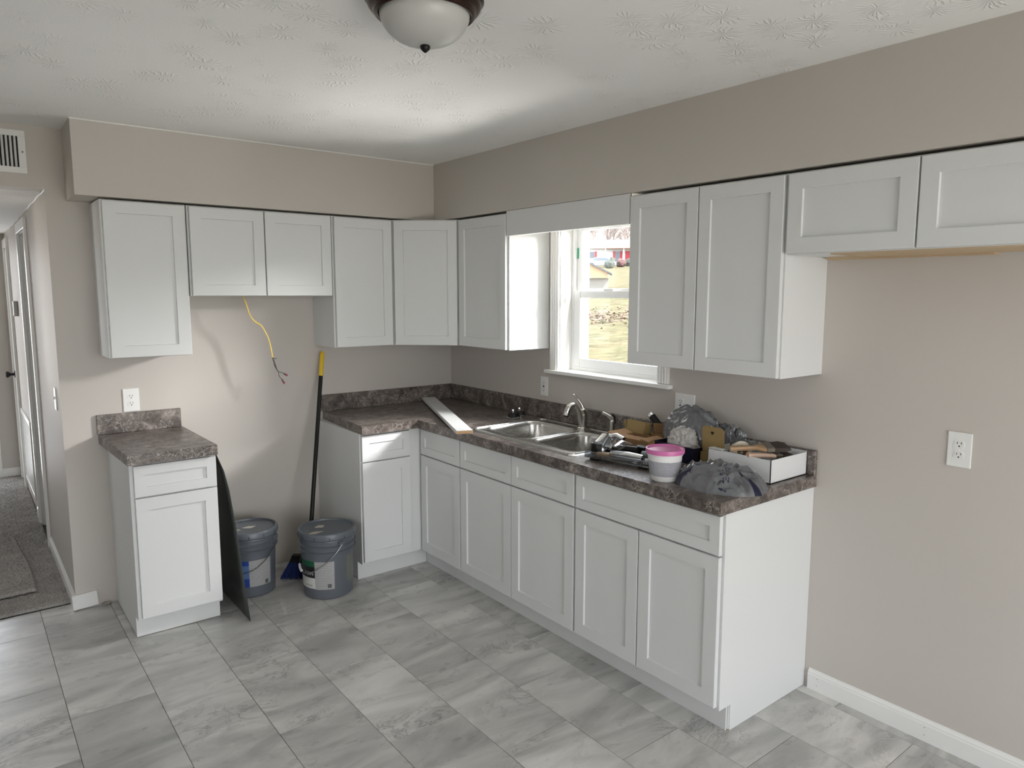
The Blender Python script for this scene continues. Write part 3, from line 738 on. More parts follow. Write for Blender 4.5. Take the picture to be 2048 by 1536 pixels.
# ------------------------------------------------------------------ ceiling lamp
la = empty('ceiling_lamp', (-1.692, -2.532, H), 0, 'bronze flush-mount ceiling lamp with a frosted glass bowl', 'lamp')
bm = bmesh.new(); lathe(bm, [(.120, 0), (.146, -.004), (.157, -.012), (.159, -.022), (.152, -.030), (.150, -.038), (.144, -.046), (.137, -.050), (.134, -.058), (.129, -.062), (.123, -.059), (.121, -.02)], 72); done(bm, 'canopy_ring', BRONZE, la, 25)
bm = bmesh.new(); pr = [(.1205*math.cos(a)**.92 if math.cos(a) > 0.001 else 0.001, -.052-.083*math.sin(a)) for a in [R(90*i/18) for i in range(18)]]
lathe(bm, [(.1205, -.04)]+pr+[(.006, -.1352)], 72); done(bm, 'glass_bowl', FROST, la, 60)
bm = bmesh.new(); lathe(bm, [(.004, -.130), (.0125, -.134), (.014, -.139), (.0115, -.145), (.006, -.150), (.002, -.153)], 24); done(bm, 'finial', BLACK, la, 40)

# ------------------------------------------------------------------ cable, broom, sheet, buckets
ca = empty('loose_cable', (0, 0, 0), 0, 'yellow electrical cable dangling from under the short wall cabinet', 'cable')
P = [(-1.476, -.19, 1.645), (-1.462, -.195, 1.60), (-1.445, -.20, 1.536), (-1.42, -.20, 1.50), (-1.387, -.20, 1.478), (-1.365, -.20, 1.44), (-1.347, -.20, 1.398), (-1.335, -.20, 1.34), (-1.329, -.20, 1.294)]
bm = bmesh.new(); tube(bm, smoothpts(P, 4), .0058, 10, .6); done(bm, 'sheath', WIREY, ca, 50)
for k, (pp, mt) in enumerate((([(-1.329, -.20, 1.295), (-1.322, -.203, 1.25), (-1.303, -.20, 1.214), (-1.28, -.20, 1.204), (-1.268, -.20, 1.196)], COPPER),
            ([(-1.331, -.20, 1.295), (-1.32, -.198, 1.255), (-1.301, -.20, 1.212), (-1.296, -.2, 1.185), (-1.28, -.20, 1.163)], COPPER),
            ([(-1.327, -.20, 1.292), (-1.315, -.202, 1.286), (-1.306, -.2, 1.288)], COPPER), ([(-1.33, -.199, 1.293), (-1.318, -.196, 1.27), (-1.308, -.2, 1.225)], COPPER))):
    bm = bmesh.new(); tube(bm, smoothpts(pp, 4), .0019, 6); done(bm, 'conductor', mt, ca, 60)
for a, b in (((-1.270, -.20, 1.197), (-1.249, -.20, 1.186)), ((-1.281, -.20, 1.165), (-1.267, -.20, 1.141))):
    bm = bmesh.new(); tube(bm, [a, b], [.004, .006], 10); n_ = done(bm, 'wire_nut', COPPER, ca, 40)
    v_ = (Vector(b)-Vector(a)); bm = bmesh.new(); tube(bm, [Vector(b)-v_*.35, Vector(b)+v_*.05], [.0066, .005], 10); tag(done(bm, 'wire_nut_tip', RED, ca, 40), 'red tip')

br_ = empty('push_broom', (0, 0, 0), 0, 'broom with a long black pole and yellow tip leaning in the gap between the counters', 'broom')
T = Vector((-.962, -.032, 1.298)); Bp = Vector((-1.214, -.352, .155)); dr_ = (T-Bp)
bm = bmesh.new(); tube(bm, [Bp, Bp+dr_*.875], .0125, 14); done(bm, 'pole', BLACK, br_, 50)
bm = bmesh.new(); tube(bm, [Bp+dr_*.872, Bp+dr_*.99, T], [.0135, .0135, .008], 14); done(bm, 'grip', YEL, br_, 50)
hd = Vector((-.78, .62, 0)).normalized()
hc = Vector((-1.232, -.325, 0))
bm = bmesh.new(); tube(bm, [Bp+Vector((-.006, .008, -.03)), Bp+dr_*.05], [.02, .0145], 12); done(bm, 'socket', BLACK, br_, 40)
def quadblock(bm, c0, h0, w0, c1, h1, w1, dd, z0, z1):
    n = Vector((-dd.y, dd.x, 0)); vs = []
    for c_, h_, w_, z in ((c0, h0, w0, z0), (c1, h1, w1, z1)):
        for s, t in ((-1, -1), (1, -1), (1, 1), (-1, 1)): vs.append(bm.verts.new(c_+dd*h_*s+n*w_*t+Vector((0, 0, z))))
    for f in ((0, 1, 2, 3), (4, 5, 6, 7), (0, 1, 5, 4), (1, 2, 6, 5), (2, 3, 7, 6), (3, 0, 4, 7)): bm.faces.new([vs[i] for i in f])
bm = bmesh.new(); quadblock(bm, hc, .085, .02, hc, .07, .018, hd, .10, .14); done(bm, 'head', BLACK, br_)
bm = bmesh.new(); rnd = random.Random(3)
nn_ = Vector((-hd.y, hd.x, 0))
for i in range(42):
    for j in range(5):
        s = (i/41*2-1); t = (j/4*2-1)
        a = hc+hd*.082*s+nn_*.016*t+Vector((0, 0, .104)); b = hc+hd*(.135*s+rnd.uniform(-.006, .006))+nn_*(.03*t+rnd.uniform(-.004, .004))+Vector((0, 0, .002+rnd.uniform(0, .008)))
        tube(bm, [a, b], [.0028, .0032], 4)
tag(done(bm, 'bristles', BLUE, br_), kind='stuff')

# dark sheet leaning against the left base cabinet
prof = [(-1.7655, .862, -.600), (-1.738, .78, -.618), (-1.722, .68, -.636), (-1.703, .50, -.652), (-1.690, .33, -.662), (-1.678, .15, -.682), (-1.667, .001, -.70)]
bm = bmesh.new(); rows = []
for (x, z, yf) in prof:
    row = []
    for k in range(9):
        t = k/8; y = yf+(-.045-yf)*t
        xx = x
        row.append(bm.verts.new((min(xx, -1.652), y, z)))
    rows.append(row)
for a, b in zip(rows, rows[1:]):
    for k in range(8): bm.faces.new((a[k], a[k+1], b[k+1], b[k]))
o = done(bm, 'leaning_sheet', METALD, None, 60)
md = o.modifiers.new('thick', 'SOLIDIFY'); md.thickness = .002; md.offset = 0
tag(o, 'thin dark grey-green sheet leaning against the lone left base cabinet', 'sheet')

def sector(bm, r, a0, a1, z0, z1, n=14, taper=0, off=.0012):
    vs = []
    for i in range(n+1):
        a = R(a0+(a1-a0)*i/n)
        row = []
        for z in (z0, z1):
            rr = r(z)+off; row.append(bm.verts.new((rr*math.cos(a), rr*math.sin(a), z)))
        vs.append(row)
    for a, b in zip(vs, vs[1:]): bm.faces.new((a[0], b[0], b[1], a[1]))
def text_mesh(s, size):
    cu = bpy.data.curves.new('lettering', 'FONT'); cu.body = s; cu.size = size; cu.resolution_u = 2
    ob = bpy.data.objects.new('lettering', cu); COL.objects.link(ob)
    dg = bpy.context.evaluated_depsgraph_get(); me = bpy.data.meshes.new_from_object(ob.evaluated_get(dg))
    bpy.data.objects.remove(ob); bpy.data.curves.remove(cu); return me
def bend_text(s, size, rf, a0, z0, mat, parent, name='lettering'):
    me = text_mesh(s, size)
    for v_ in me.vertices:
        x, y = v_.co.x, v_.co.y; z = z0+y; r_ = rf(z)+.002; a = R(a0)+x/r_
        v_.co = (r_*math.cos(a), r_*math.sin(a), z)
    me.materials.clear(); return link(name, me, mat, parent)
INK = M('ink_black', (.015, .015, .015), .5); LBL = mat_print('label_print', (.46, .46, .46), (.27, .27, .27), 4, 14, .40, 17)
LPLAIN = M('label_plain', (.42, .42, .42), .5); LBLUE = M('label_blue', (.02, .06, .30), .4); LGREEN = M('label_green', (.01, .10, .05), .4)
LBLACK = M('label_black', (.012, .014, .014), .4); LWHITE = M('label_white', (.62, .62, .60), .4); SPL = M('dried_paint', (.50, .47, .42), .6)
def bucket(loc, rb, rtp, h, label, kind, aim):
    b = empty('paint_bucket', loc, 0, label, 'bucket')
    rf = lambda z: rb+(rtp-.012-rb)*z/h
    bm = bmesh.new()
    pr = [(rb-.01, .004), (rb-.006, 0), (rb, .006), (rf(h*.70), h*.70), (rf(h*.70)+.012, h*.705), (rf(h*.7)+.013, h*.715), (rf(h*.73)+.004, h*.725), (rf(h*.78)+.004, h*.775), (rtp-.003, h*.785), (rtp-.002, h*.80), (rf(h*.82)+.003, h*.812), (rf(h*.87)+.003, h*.865), (rtp-.005, h*.875), (rtp-.006, h*.89), (rf(h*.9), h*.90), (rf(h*.95), h*.95)]
    lathe(bm, pr, 64); done(bm, 'pail', GREYP, b, 35)
    bm = bmesh.new(); lathe(bm, [(rtp-.006, h*.905), (rtp, h*.905), (rtp+.001, h*.975), (rtp-.003, h*.995), (rtp-.009, h), (rtp-.014, h*.995), (rtp-.016, h*.975), (rtp-.03, h*.972), (.04, h*.972), (.038, h*.968), (.012, h*.968)], 64); li = done(bm, 'lid', GREYP, b, 35)
    for k in range(12):
        a = R(k*30+12); bm = bmesh.new(); abox(bm, (rtp-.0005, -.0014, h*.91), (rtp+.0014, .0014, h*.955)); done(bm, 'lid_notch', SLOT, li, rot=(0, 0, a))
    def blob(cx, cy, rx, ry, z):
        bm = bmesh.new(); rn = random.Random(int(cx*1000)); P = [(cx+rx*math.cos(t)*(1+.18*math.sin(3*t+cx*40)), cy+ry*math.sin(t)*(1+.2*math.cos(4*t))) for t in [2*math.pi*i/22 for i in range(22)]]
        prism(bm, P, 'z', z, z+.0012); done(bm, 'dried_paint', SPL, li)
    if kind == 0:
        blob(-.02, .045, .026, .02, h*.972); blob(-.085, -.04, .040, .016, h*.972)
    else:
        blob(.0, .0, .035, .018, h*.972); blob(-.09, -.01, .034, .016, h*.972)
    A0 = aim
    if kind == 0:
        bm = bmesh.new(); sector(bm, rf, A0-66, A0-4, .062, h*.58); done(bm, 'label_front', LWHITE, b)
        bm = bmesh.new(); sector(bm, rf, A0-66, A0-4, h*.33, h*.50, off=.0016); done(bm, 'label_band', LBLACK, b)
        bm = bmesh.new(); sector(bm, rf, A0-66, A0-4, h*.50, h*.585, off=.0016); done(bm, 'label_band', LGREEN, b)
        bm = bmesh.new(); sector(bm, rf, A0-4, A0+40, .058, h*.58, off=.0018); done(bm, 'label_text_panel', LBL, b)
        bend_text('XON', .030, rf, A0-36, h*.37, LWHITE, b)
        bend_text('FLAT PAINT', .011, rf, A0-36, h*.20, INK, b)
        bm = bmesh.new(); sector(bm, rf, A0+72, A0+92, h*.22, h*.62, off=.0012); done(bm, 'tape_patch', M('old_tape', (.17, .18, .15), .6), b)
    else:
        bm = bmesh.new(); sector(bm, rf, A0-45, A0-6, .062, h*.57); done(bm, 'label_front', LBLUE, b)
        bm = bmesh.new(); sector(bm, rf, A0-45, A0-6, h*.30, h*.50, off=.0016); done(bm, 'label_band', M('label_sky', (.10, .17, .36), .4), b)
        bm = bmesh.new(); sector(bm, rf, A0-6, A0+47, .062, h*.57, off=.0018); done(bm, 'label_text_panel', LBL, b)
    # barcode
    for i in range(9):
        a = A0+(25 if kind == 0 else 31)+i*.95
        bm = bmesh.new(); sector(bm, rf, a, a+(.5 if i % 3 else .8), .068, .09, n=1, off=.0026); done(bm, 'barcode_bar', INK, b)
    # bail handle
    e0 = A0+(55 if kind == 0 else 65); rr = rtp+.004
    bm = bmesh.new(); pts = []
    for i in range(25):
        t = i/24; a = R(e0-180*t); sag = -.175*math.sin(math.pi*t)**.85
        k = 1-.075*math.sin(math.pi*t)
        pts.append((rr*k*math.cos(a), rr*k*math.sin(a), h*.83+sag*.92))
    tube(bm, pts, .0022, 6); hn = done(bm, 'handle', mat_steel('wire_steel_%d' % kind, (.5, .5, .5), .3), b, 60)
    if kind == 0:
        bm = bmesh.new(); tube(bm, pts[13:17], .0075, 10); tag(done(bm, 'grip', TUBW, hn, 50), 'white plastic grip')
    for s in (0, 180):
        bm = bmesh.new(); abox(bm, (rtp-.014, -.014, h*.79), (rtp+.003, .014, h*.87), .003); done(bm, 'handle_ear', GREYP, b, rot=(0, 0, R(e0-s)))
    return b
bucket((-1.197, -.578, 0), .132, .157, .372, 'right grey paint bucket with a green, black and white label in front of the broom', 0, -139)
bucket((-1.531, -.296, 0), .126, .151, .370, 'left grey paint bucket with a blue and white label half hidden by the leaning sheet', 1, -105)

# ------------------------------------------------------------------ clutter on the right end of the counter
def blobby(name, label, cat, loc, r, seed, amp, mat, sub=5, fl=.0, freq=6, rot=0, ridge=0, fn=None, dome=0):
    bm = bmesh.new(); bmesh.ops.create_icosphere(bm, subdivisions=sub, radius=1)
    for v_ in bm.verts:
        p = v_.co.copy(); q = p*freq*.35+Vector((seed, seed*2, 0))
        n1 = noise.fractal(q, 1, 2, 4); n2 = 1-abs(noise.noise(q*2.3+Vector((5, 1, 2))))*2
        k = 1+amp*n1+ridge*n2
        if fn: k *= fn(p)
        if dome:
            s3 = Vector((seed*1.7, seed, 3)); big = noise.noise(p*1.6+s3)
            cr_ = abs(noise.noise(p*2.3+s3*2+Vector((big, 0, big))*1.2)); c2_ = abs(noise.noise(p*4.6+s3+Vector((0, big, 0))*2)); c3_ = abs(noise.noise(p*9+s3*3))
            k = (1+amp*big)*(1-ridge*(1.1-2.6*min(cr_, .42))*.6)*(1+ridge*.55*(c2_-.2))*(1+ridge*.22*(c3_-.2))
            if fn: k *= fn(p)
            pz = max(p.z, 0)**dome; w2 = 1 if p.z > 0 else max(.0, 1+p.z*.9)
            v_.co = Vector((p.x*r[0]*k*w2, p.y*r[1]*k*w2, pz*r[2]*k)); continue
        v_.co = Vector((p.x*r[0]*k, p.y*r[1]*k, max(fl, r[2]*.5+p.z*r[2]*.5*k)))
    o = done(bm, name, mat, None, 60, loc=loc, rot=(0, 0, rot)); return tag(o, label, cat)
Z = ZT+.0008
# brown carton by the sprayer
def open_carton(name, label, loc, rz, w, d, h, mat, flaps, inside=True):
    """w along x, d along y (0..), open top; flaps = list of (side, length, angle deg from vertical outward)"""
    c_ = empty(name, loc, rz, label, 'box'); t = .003
    bm = bmesh.new()
    for a, b in (((0, 0, 0), (w, t, h)), ((0, d-t, 0), (w, d, h)), ((0, 0, 0), (t, d, h)), ((w-t, 0, 0), (w, d, h)), ((0, 0, 0), (w, d, t))): abox(bm, a, b)
    done(bm, 'body', mat, c_)
    for side, L_, an in flaps:
        a = R(an)
        if side in 'FB':
            bm = bmesh.new(); abox(bm, (.002, -t/2, 0), (w-.002, t/2, L_), .0008)
            done(bm, 'flap', mat, c_, loc=(0, 0 if side == 'F' else d, h), rot=((a if side == 'F' else -a), 0, 0))
        else:
            bm = bmesh.new(); abox(bm, (-t/2, .002, 0), (t/2, d-.002, L_), .0008)
            done(bm, 'flap', mat, c_, loc=(0 if side == 'L' else w, 0, h), rot=(0, (-a if side == 'L' else a), 0))
    return c_
# local x -> world -y (rotate -90): w along -y, d along +x
open_carton('cardboard_carton', 'brown cardboard carton with its pale flaps open right of the sprayer', (-.315, -1.935, Z), R(-88), .195, .125, .068, CARD, [('F', .05, -84), ('L', .06, 78), ('R', .05, -82)])
open_carton('small_carton', 'small tan open carton standing on end behind the brown carton', (-.155, -1.845, Z), R(-95), .13, .05, .062, TAN, [('F', .06, -12), ('L', .05, 20), ('R', .05, -10), ('B', .05, -5)])
o = blobby('clear_wrapper', 'crumpled clear plastic wrapper beside the small tan carton', 'wrapper', (-.205, -1.845, Z+.004), (.032, .04, .06), 3, .5, CLEAR, 4)
o.location.z = Z
fl_ = empty('black_flashlight', (0, 0, 0), 0, 'black cylinder with a shiny end poking up behind the small tan carton', 'flashlight')
bm = bmesh.new(); tube(bm, [(-.062, -1.935, 1.056), (-.075, -2.035, .985), (-.082, -2.10, .939)], .0175, 20); done(bm, 'barrel', BLACK, fl_, 50)
bm = bmesh.new(); tube(bm, [(-.0605, -1.923, 1.064), (-.062, -1.936, 1.055)], [.0165, .0182], 20); done(bm, 'end_cap', CHROME, fl_, 50)
open_carton('tilted_carton', 'brown carton tipped up against the grey bag', (-.175, -2.03, Z), R(-60), .09, .05, .075, CARD, [('B', .05, -20)])
# navy box, open
nb = open_carton('navy_box', 'open dark navy box holding a white rag in the middle of the clutter', (-.262, -2.125, Z), R(-92), .235, .13, .072, NAVY, [])
# grey bag behind
gb = blobby('grey_plastic_bag', 'stuffed grey plastic bag piled against the wall under the wide outlet plate', 'bag', (-.112, -2.225, Z), (.084, .172, .232), 7, .08, FILM, 6, freq=3.5, ridge=.10, dome=.6)
gb2 = blobby('grey_plastic_bag', 'dark knotted grey bag slumped behind the tan carton against the wall', 'bag', (-.092, -2.400, Z), (.064, .115, .175), 11, .16, FILM, 6, freq=4.5, ridge=.22, dome=.7)
rg = blobby('white_rag', 'crumpled white rag stuffed in the navy box against the grey bag', 'rag', (-.205, -2.250, Z+.010), (.052, .068, .130), 4, .22, CLOTH, 5, freq=5.5, ridge=.16)
# tan carton with upright lid
tb = open_carton('tan_carton', 'tan carton with its square lid standing upright beside the rag', (-.235, -2.365, Z), R(-94), .125, .12, .058, TAN, [])
bm = bmesh.new(); prism(bm, [(.003, 0), (.122, 0), (.122, .105), (.116, .116), (.104, .120), (.020, .120), (.008, .116), (.003, .105)], 'y', -.0015, .0015)
done(bm, 'lid', TAN, tb, loc=(0, .012, .056), rot=(R(4), 0, 0))
bm = bmesh.new(); prism(bm, [(.055, .098), (.071, .098), (.063, .087)], 'y', -.003, .003); done(bm, 'lid_notch', SLOT, tb, loc=(0, .008, .0565), rot=(R(4), 0, 0))
# long white box with tools
wb = empty('white_box', (-.285, -2.742, Z), 0, 'long low white cardboard box full of paint tools at the end of the counter', 'box')
w_, d_, h_ = .262, .30, .094
for a, b in (((0, 0, 0), (w_, .003, h_)), ((0, d_-.003, 0), (w_, d_, h_)), ((0, 0, 0), (.003, d_, h_)), ((w_-.003, 0, 0), (w_, d_, h_*1.04)), ((0, 0, 0), (w_, d_, .003))): box('panel', a, b, WCARD, wb)
box('edge_flap', (0, .235, h_-.002), (.032, .30, h_+.002), WCARD, wb)
# masking tape roll
tr = empty('tape_roll', (-.205, -2.548, Z+.086), 0, 'roll of pale masking tape lying on the white box', 'tape')
bm = bmesh.new(); prev = None
lathe(bm, [(.024, -.016), (.042, -.016), (.042, .016), (.024, .016), (.024, -.016)], 36, cap=False); done(bm, 'tape', M('masking_tape', (.62, .57, .46), .6), tr, 35, rot=(R(68), R(20), R(-35)))
bm = bmesh.new(); lathe(bm, [(.020, -.0165), (.0245, -.0165), (.0245, .0165), (.020, .0165), (.020, -.0165)], 36, cap=False); done(bm, 'core', CARD, tr, 35, rot=(R(68), R(20), R(-35)))
# paint brushes
BR = M('bristle_dark', (.05, .035, .03), .8); FER = M('ferrule', (.22, .20, .17), .35, .7)
def brush(label, p, rz, tilt, wood, L_=.14, wd=.075):
    b_ = empty('paint_brush', p, rz, label, 'brush'); b_.rotation_euler = (R(tilt[0]), R(tilt[1]), rz)
    bm = bmesh.new()
    pr = [(0, .011), (.015, .014), (.05, .012), (.085, .010), (.11, .016), (.125, wd*.45), (.14, wd*.5)]
    rows = []
    for x, hw in pr: rows.append([bm.verts.new((x*L_/.14, s*hw, t*.008)) for s, t in ((-1, -.5), (-.8, -1), (.8, -1), (1, -.5), (1, .5), (.8, 1), (-.8, 1), (-1, .5))])
    for a, c2_ in zip(rows, rows[1:]):
        for k in range(8): bm.faces.new((a[k], a[(k+1) % 8], c2_[(k+1) % 8], c2_[k]))
    bm.faces.new(rows[0]); bm.faces.new(rows[-1]); done(bm, 'handle', wood, b_, 50)
    box('ferrule', (L_, -wd/2, -.0095), (L_+.035, wd/2, .0095), FER, b_, .003)
    bm = bmesh.new(); rows = []
    for x, hw, th_ in ((L_+.033, wd/2-.001, .008), (L_+.07, wd/2+.004, .009), (L_+.098, wd/2+.002, .003)): rows.append([bm.verts.new((x, s*hw, t*th_)) for s, t in ((-1, -1), (-.33, -1), (.33, -1), (1, -1), (1, 1), (.33, 1), (-.33, 1), (-1, 1))])
    for a, c2_ in zip(rows, rows[1:]):
        for k in range(8): bm.faces.new((a[k], a[(k+1) % 8], c2_[(k+1) % 8], c2_[k]))
    bm.faces.new(rows[0]); bm.faces.new(rows[-1]); done(bm, 'bristles', BR, b_)
brush('wooden-handled paint brush with dark bristles lying across the white box', (-.292, -2.556, Z+.112), R(-38), (8, -2), M('brush_wood', (.42, .27, .15), .5))
brush('paint brush with a paler pinkish handle under the other brush in the white box', (-.285, -2.635, Z+.098), R(-22), (6, 4), M('brush_pale', (.60, .42, .32), .5), .12, .045)
cw = blobby('plastic_wrap', 'clear plastic wrap heaped behind the tape roll', 'wrapper', (-.085, -2.50, Z+.006), (.05, .075, .10), 21, .35, CLEAR, 4)
cw.location.z = Z
# clamshell pack with fittings
cp = empty('clamshell_pack', (-.452, -2.135, Z+.012), R(-79), 'open clear plastic clamshell pack of fittings at the sink end of the clutter', 'package')
bm = bmesh.new()
for a, b in (((-.17, -.085, 0), (.17, .085, .003)), ((-.17, -.085, 0), (-.167, .085, .030)), ((.167, -.085, 0), (.17, .085, .030)), ((-.17, -.085, 0), (.17, -.082, .030)), ((-.17, .082, 0), (.17, .085, .030))): abox(bm, a, b, .0008)
done(bm, 'clear_tray', CLEAR, cp)
box('foot', (-.15, -.07, -.012), (-.11, .07, 0), BLACK, cp); box('foot', (.10, -.07, -.012), (.14, .07, 0), BLACK, cp)
def tf(x, y, z):
    a = R(-79); return Vector((-.452+x*math.cos(a)-y*math.sin(a), -2.135+x*math.sin(a)+y*math.cos(a), Z+.012+z))
def fit(label, pts, rad, mat, name='pipe_fitting'):
    bm = bmesh.new(); tube(bm, [tf(*p) for p in pts], rad, 16); return tag(done(bm, name, mat, None, 40), label, 'fitting', 'loose fittings in the clamshell pack')
fit('bright chrome tube lying along the clamshell pack', [(-.06, -.03, .022), (.03, -.028, .024), (.10, -.03, .024)], [.015, .0185, .015], CHROME)
fit('black cylinder standing at the sink end of the clamshell pack', [(-.145, -.03, .006), (-.142, -.028, .058)], [.024, .026], BLACK)
fit('short chrome tube crossing the back of the clamshell pack', [(-.13, .03, .025), (-.06, .045, .030), (.0, .05, .028)], [.018, .02, .015], CHROME)
fit('small black tube beside the long chrome tube in the clamshell pack', [(-.07, -.005, .045), (.05, .01, .048)], [.012, .014], BLACK)
fit('brass-coloured stub at the near side of the clamshell pack', [(-.115, -.06, .016), (-.055, -.055, .018)], [.012, .010], M('brass', (.45, .30, .16), .3, .8))
fit('folded grey plastic insert at the far end of the clamshell pack', [(.06, .03, .022), (.15, .045, .024)], [.020, .017], M('insert_grey', (.22, .24, .26), .25))
fit('clear domed blister standing over the sink end of the pack', [(-.12, -.05, .045), (-.12, .0, .066), (-.12, .05, .045)], [.030, .036, .028], CLEAR)
fit('clear domed blister standing over the middle of the pack', [(-.03, -.05, .040), (-.03, .0, .052), (-.03, .06, .040)], [.024, .030, .024], CLEAR)
fit('chrome spout curving out of the back corner of the pack', [(-.155, .05, .03), (-.13, .06, .075), (-.09, .055, .083), (-.05, .05, .074)], [.013, .014, .015, .012], CHROME)
fit('black knob between the two back chrome tubes in the pack', [(.035, .055, .02), (.04, .056, .055)], [.018, .022], BLACK)
fit('chrome nut ring lying near the tub end of the pack', [(.125, -.03, .006), (.125, -.03, .024)], [.024, .024], CHROME)

# white tub with pink lid
tu = empty('plaster_tub', (-.548, -2.432, Z), 0, 'small white plastic tub with a pink lid and grey printed label', 'tub')
bm = bmesh.new(); lathe(bm, [(.050, .002), (.053, 0), (.0555, .004), (.0675, .088), (.0675, .100), (.0705, .101), (.071, .112), (.06, .112)], 56); done(bm, 'tub_body', TUBW, tu, 35)
bm = bmesh.new(); lathe(bm, [(.0715, .109), (.0765, .110), (.0775, .122), (.0765, .128), (.072, .129), (.069, .124), (.066, .1215), (.03, .1225)], 56); done(bm, 'lid', PINK, tu, 35)
rt_ = lambda z: .0555+(.0675-.0555)*(z-.004)/.084
bm = bmesh.new(); sector(bm, rt_, -215, -35, .022, .082, 30, off=.0008); done(bm, 'printed_label', mat_print('tub_print', (.50, .50, .53), (.16, .16, .20), 14, 2, .42, 17), tu)
# flattened grey bag in front
def fb(p): return 1+.10*math.sin(4*math.atan2(p.y, p.x)+1)
def draped(name, label, cat, loc, a, b, h, seed, mat, rot=0, nr=44, nt=150):
    bm = bmesh.new(); rings = []; sd = Vector((seed*1.3, seed*.7, seed))
    for i in range(nr+1):
        r_ = i/nr; row = []
        for k in range(nt):
            t_ = 2*math.pi*k/nt; e_ = Vector((math.cos(t_), math.sin(t_), 0))
            out = 1+.10*noise.noise(e_*1.3+sd)+.05*noise.noise(e_*3.5+sd)+.012*abs(noise.noise(e_*11+sd))
            p = e_*r_; q = p+Vector((noise.noise(p*1.8+sd), noise.noise(p*1.8-sd), 0))*.45
            c1_ = 1-abs(noise.noise(q*2.6+sd))*3.2; c2_ = 1-abs(noise.noise(q*5.5-sd))*3; c3_ = 1-abs(noise.noise(q*11+sd*2))*2
            n0_ = noise.noise(p*1.5+sd*3)
            base = (1-r_**3.2)**.75
            z = h*base*(.62+.30*n0_+.24*max(c1_, -.4)*(.4+.6*r_)+.12*c2_+.04*c3_)
            z = max(z, .0015*(1-r_)) if r_ < 1 else 0
            row.append(bm.verts.new((a*out*p.x, b*out*p.y, z)))
            if i == 0: break
        rings.append(row)
    for k in range(nt): bm.faces.new((rings[0][0], rings[1][k], rings[1][(k+1) % nt]))
    for A_, B_ in zip(rings[1:], rings[2:]):
        for k in range(nt): bm.faces.new((A_[k], A_[(k+1) % nt], B_[(k+1) % nt], B_[k]))
    bm.faces.new(rings[-1])
    return tag(done(bm, name, mat, None, 60, loc=loc, rot=(0, 0, rot)), label, cat)
gf = draped('grey_plastic_bag', 'flattened crinkled grey bag with dark blue print lying at the front of the counter end', 'bag', (-.440, -2.630, Z), .150, .185, .100, 15, FILM, R(10))
me = gf.data
NAVP = M('bag_print', (.006, .008, .035), .3)
me.materials.append(NAVP)
for p in me.polygons:
    c_ = p.center
    a = math.atan2(c_.y, c_.x); r_ = math.hypot(c_.x, c_.y)
    band = abs(a-R(128)) < R(7) and r_ > .06 or abs(a+R(108)) < R(6) and r_ > .09
    dots = abs(c_.y-.35*c_.x+.02) < .018 and c_.x < -.02 and (int(abs(c_.x)*220) % 2 == 0) and (int(abs(c_.y+1)*260) % 2 == 0)
    if band or dots: p.material_index = 1
box('orange_tag', (0, 0, 0), (.03, .02, .03), M('orange_card', (.6, .2, .03), .5), None, .002, loc=(-.36, -2.425, Z))
tag(bpy.data.objects['orange_tag'], 'small orange tag between the pink-lidded tub and the front bag', 'tag')
# plaster crumbs at the wall foot
cr_ = blobby('plaster_crumb', 'crumb of old plaster on the floor beside the left base cabinet', 'debris', (-2.205, -.02, .0), (.022, .012, .016), 2, .4, M('plaster', (.32, .29, .26), .9), 3)

# ------------------------------------------------------------------ outdoors
CX, CY = -2.7349, -4.2745
def azdir(u_):
    D = fw*1428.3+r2*(u_-1024-29.44); D.z = 0; return D.normalized()
d0 = azdir(1222); n0 = Vector((d0.y, -d0.x, 0))     # n0 = to the right as seen from the house
def gz(r):
    if r < 20: return -.6
    if r < 125: return -.6+(r-20)*.0725
    return 7.01+(r-125)*.16
GR = M('lawn', (.3, .27, .15), .95, spec=.1); t = NT(GR); vv_ = t.coords(scale=(.45, 1, 1))
cA = t.noise(vv_, .8, 6, .75); cB = t.noise(vv_, 1.7, 6, .85)
gcol = t.ramp(cA, [(.40, (.065, .078, .030)), (.5, (.105, .094, .048)), (.60, (.13, .108, .062))])
t.col(t.mix(.6, gcol, t.ramp(cB, [(.40, (.028, .025, .012)), (.60, (.135, .116, .07))])))
bm = bmesh.new(); rs = [0, 6, 12, 20, 24, 28, 34, 40, 50, 60, 75, 90, 105, 125, 150, 180, 220, 300]; grid = []
O = Vector((.25, -1.5, 0))
for r_ in rs:
    row = []
    for k in range(-12, 13):
        w_k = k/12*max(12, r_*1.3); p = O+d0*r_+n0*w_k; row.append(bm.verts.new((max(p.x, .16), p.y, gz(r_))))
    grid.append(row)
for a, b in zip(grid, grid[1:]):
    for k in range(24):
        try: bm.faces.new((a[k], a[k+1], b[k+1], b[k]))
        except Exception: pass
WDL = M('woodland_floor', (.10, .08, .065), .95)
gro = done(bm, 'ground_outside', GR, None, 60); gro.data.materials.append(WDL)
for p in gro.data.polygons:
    if (Vector(p.center)-O).dot(d0) > 128: p.material_index = 1
tag(gro, kind='structure')
BOUNCE = M('bounce_slab', (.38, .37, .355), .85)
struct('ground_bounce_slab', [((-9, -12, -.6), (1, RY0-TW-.4, -.55)), ((-12, -10, -.6), (RX0-TW-.3, 1, -.55))], BOUNCE)  # unseen pale slabs, added to bounce light in through the rear and left openings
struct('ground_yard', [((-60, -90, -1.0), (.12, RY0-TW-.4, -.6)), ((-60, RY0-2, -1.0), (RX0-TW-.4, 30, -.6)), ((.14, -60, -.9), (40, 6, -.62))], GR)
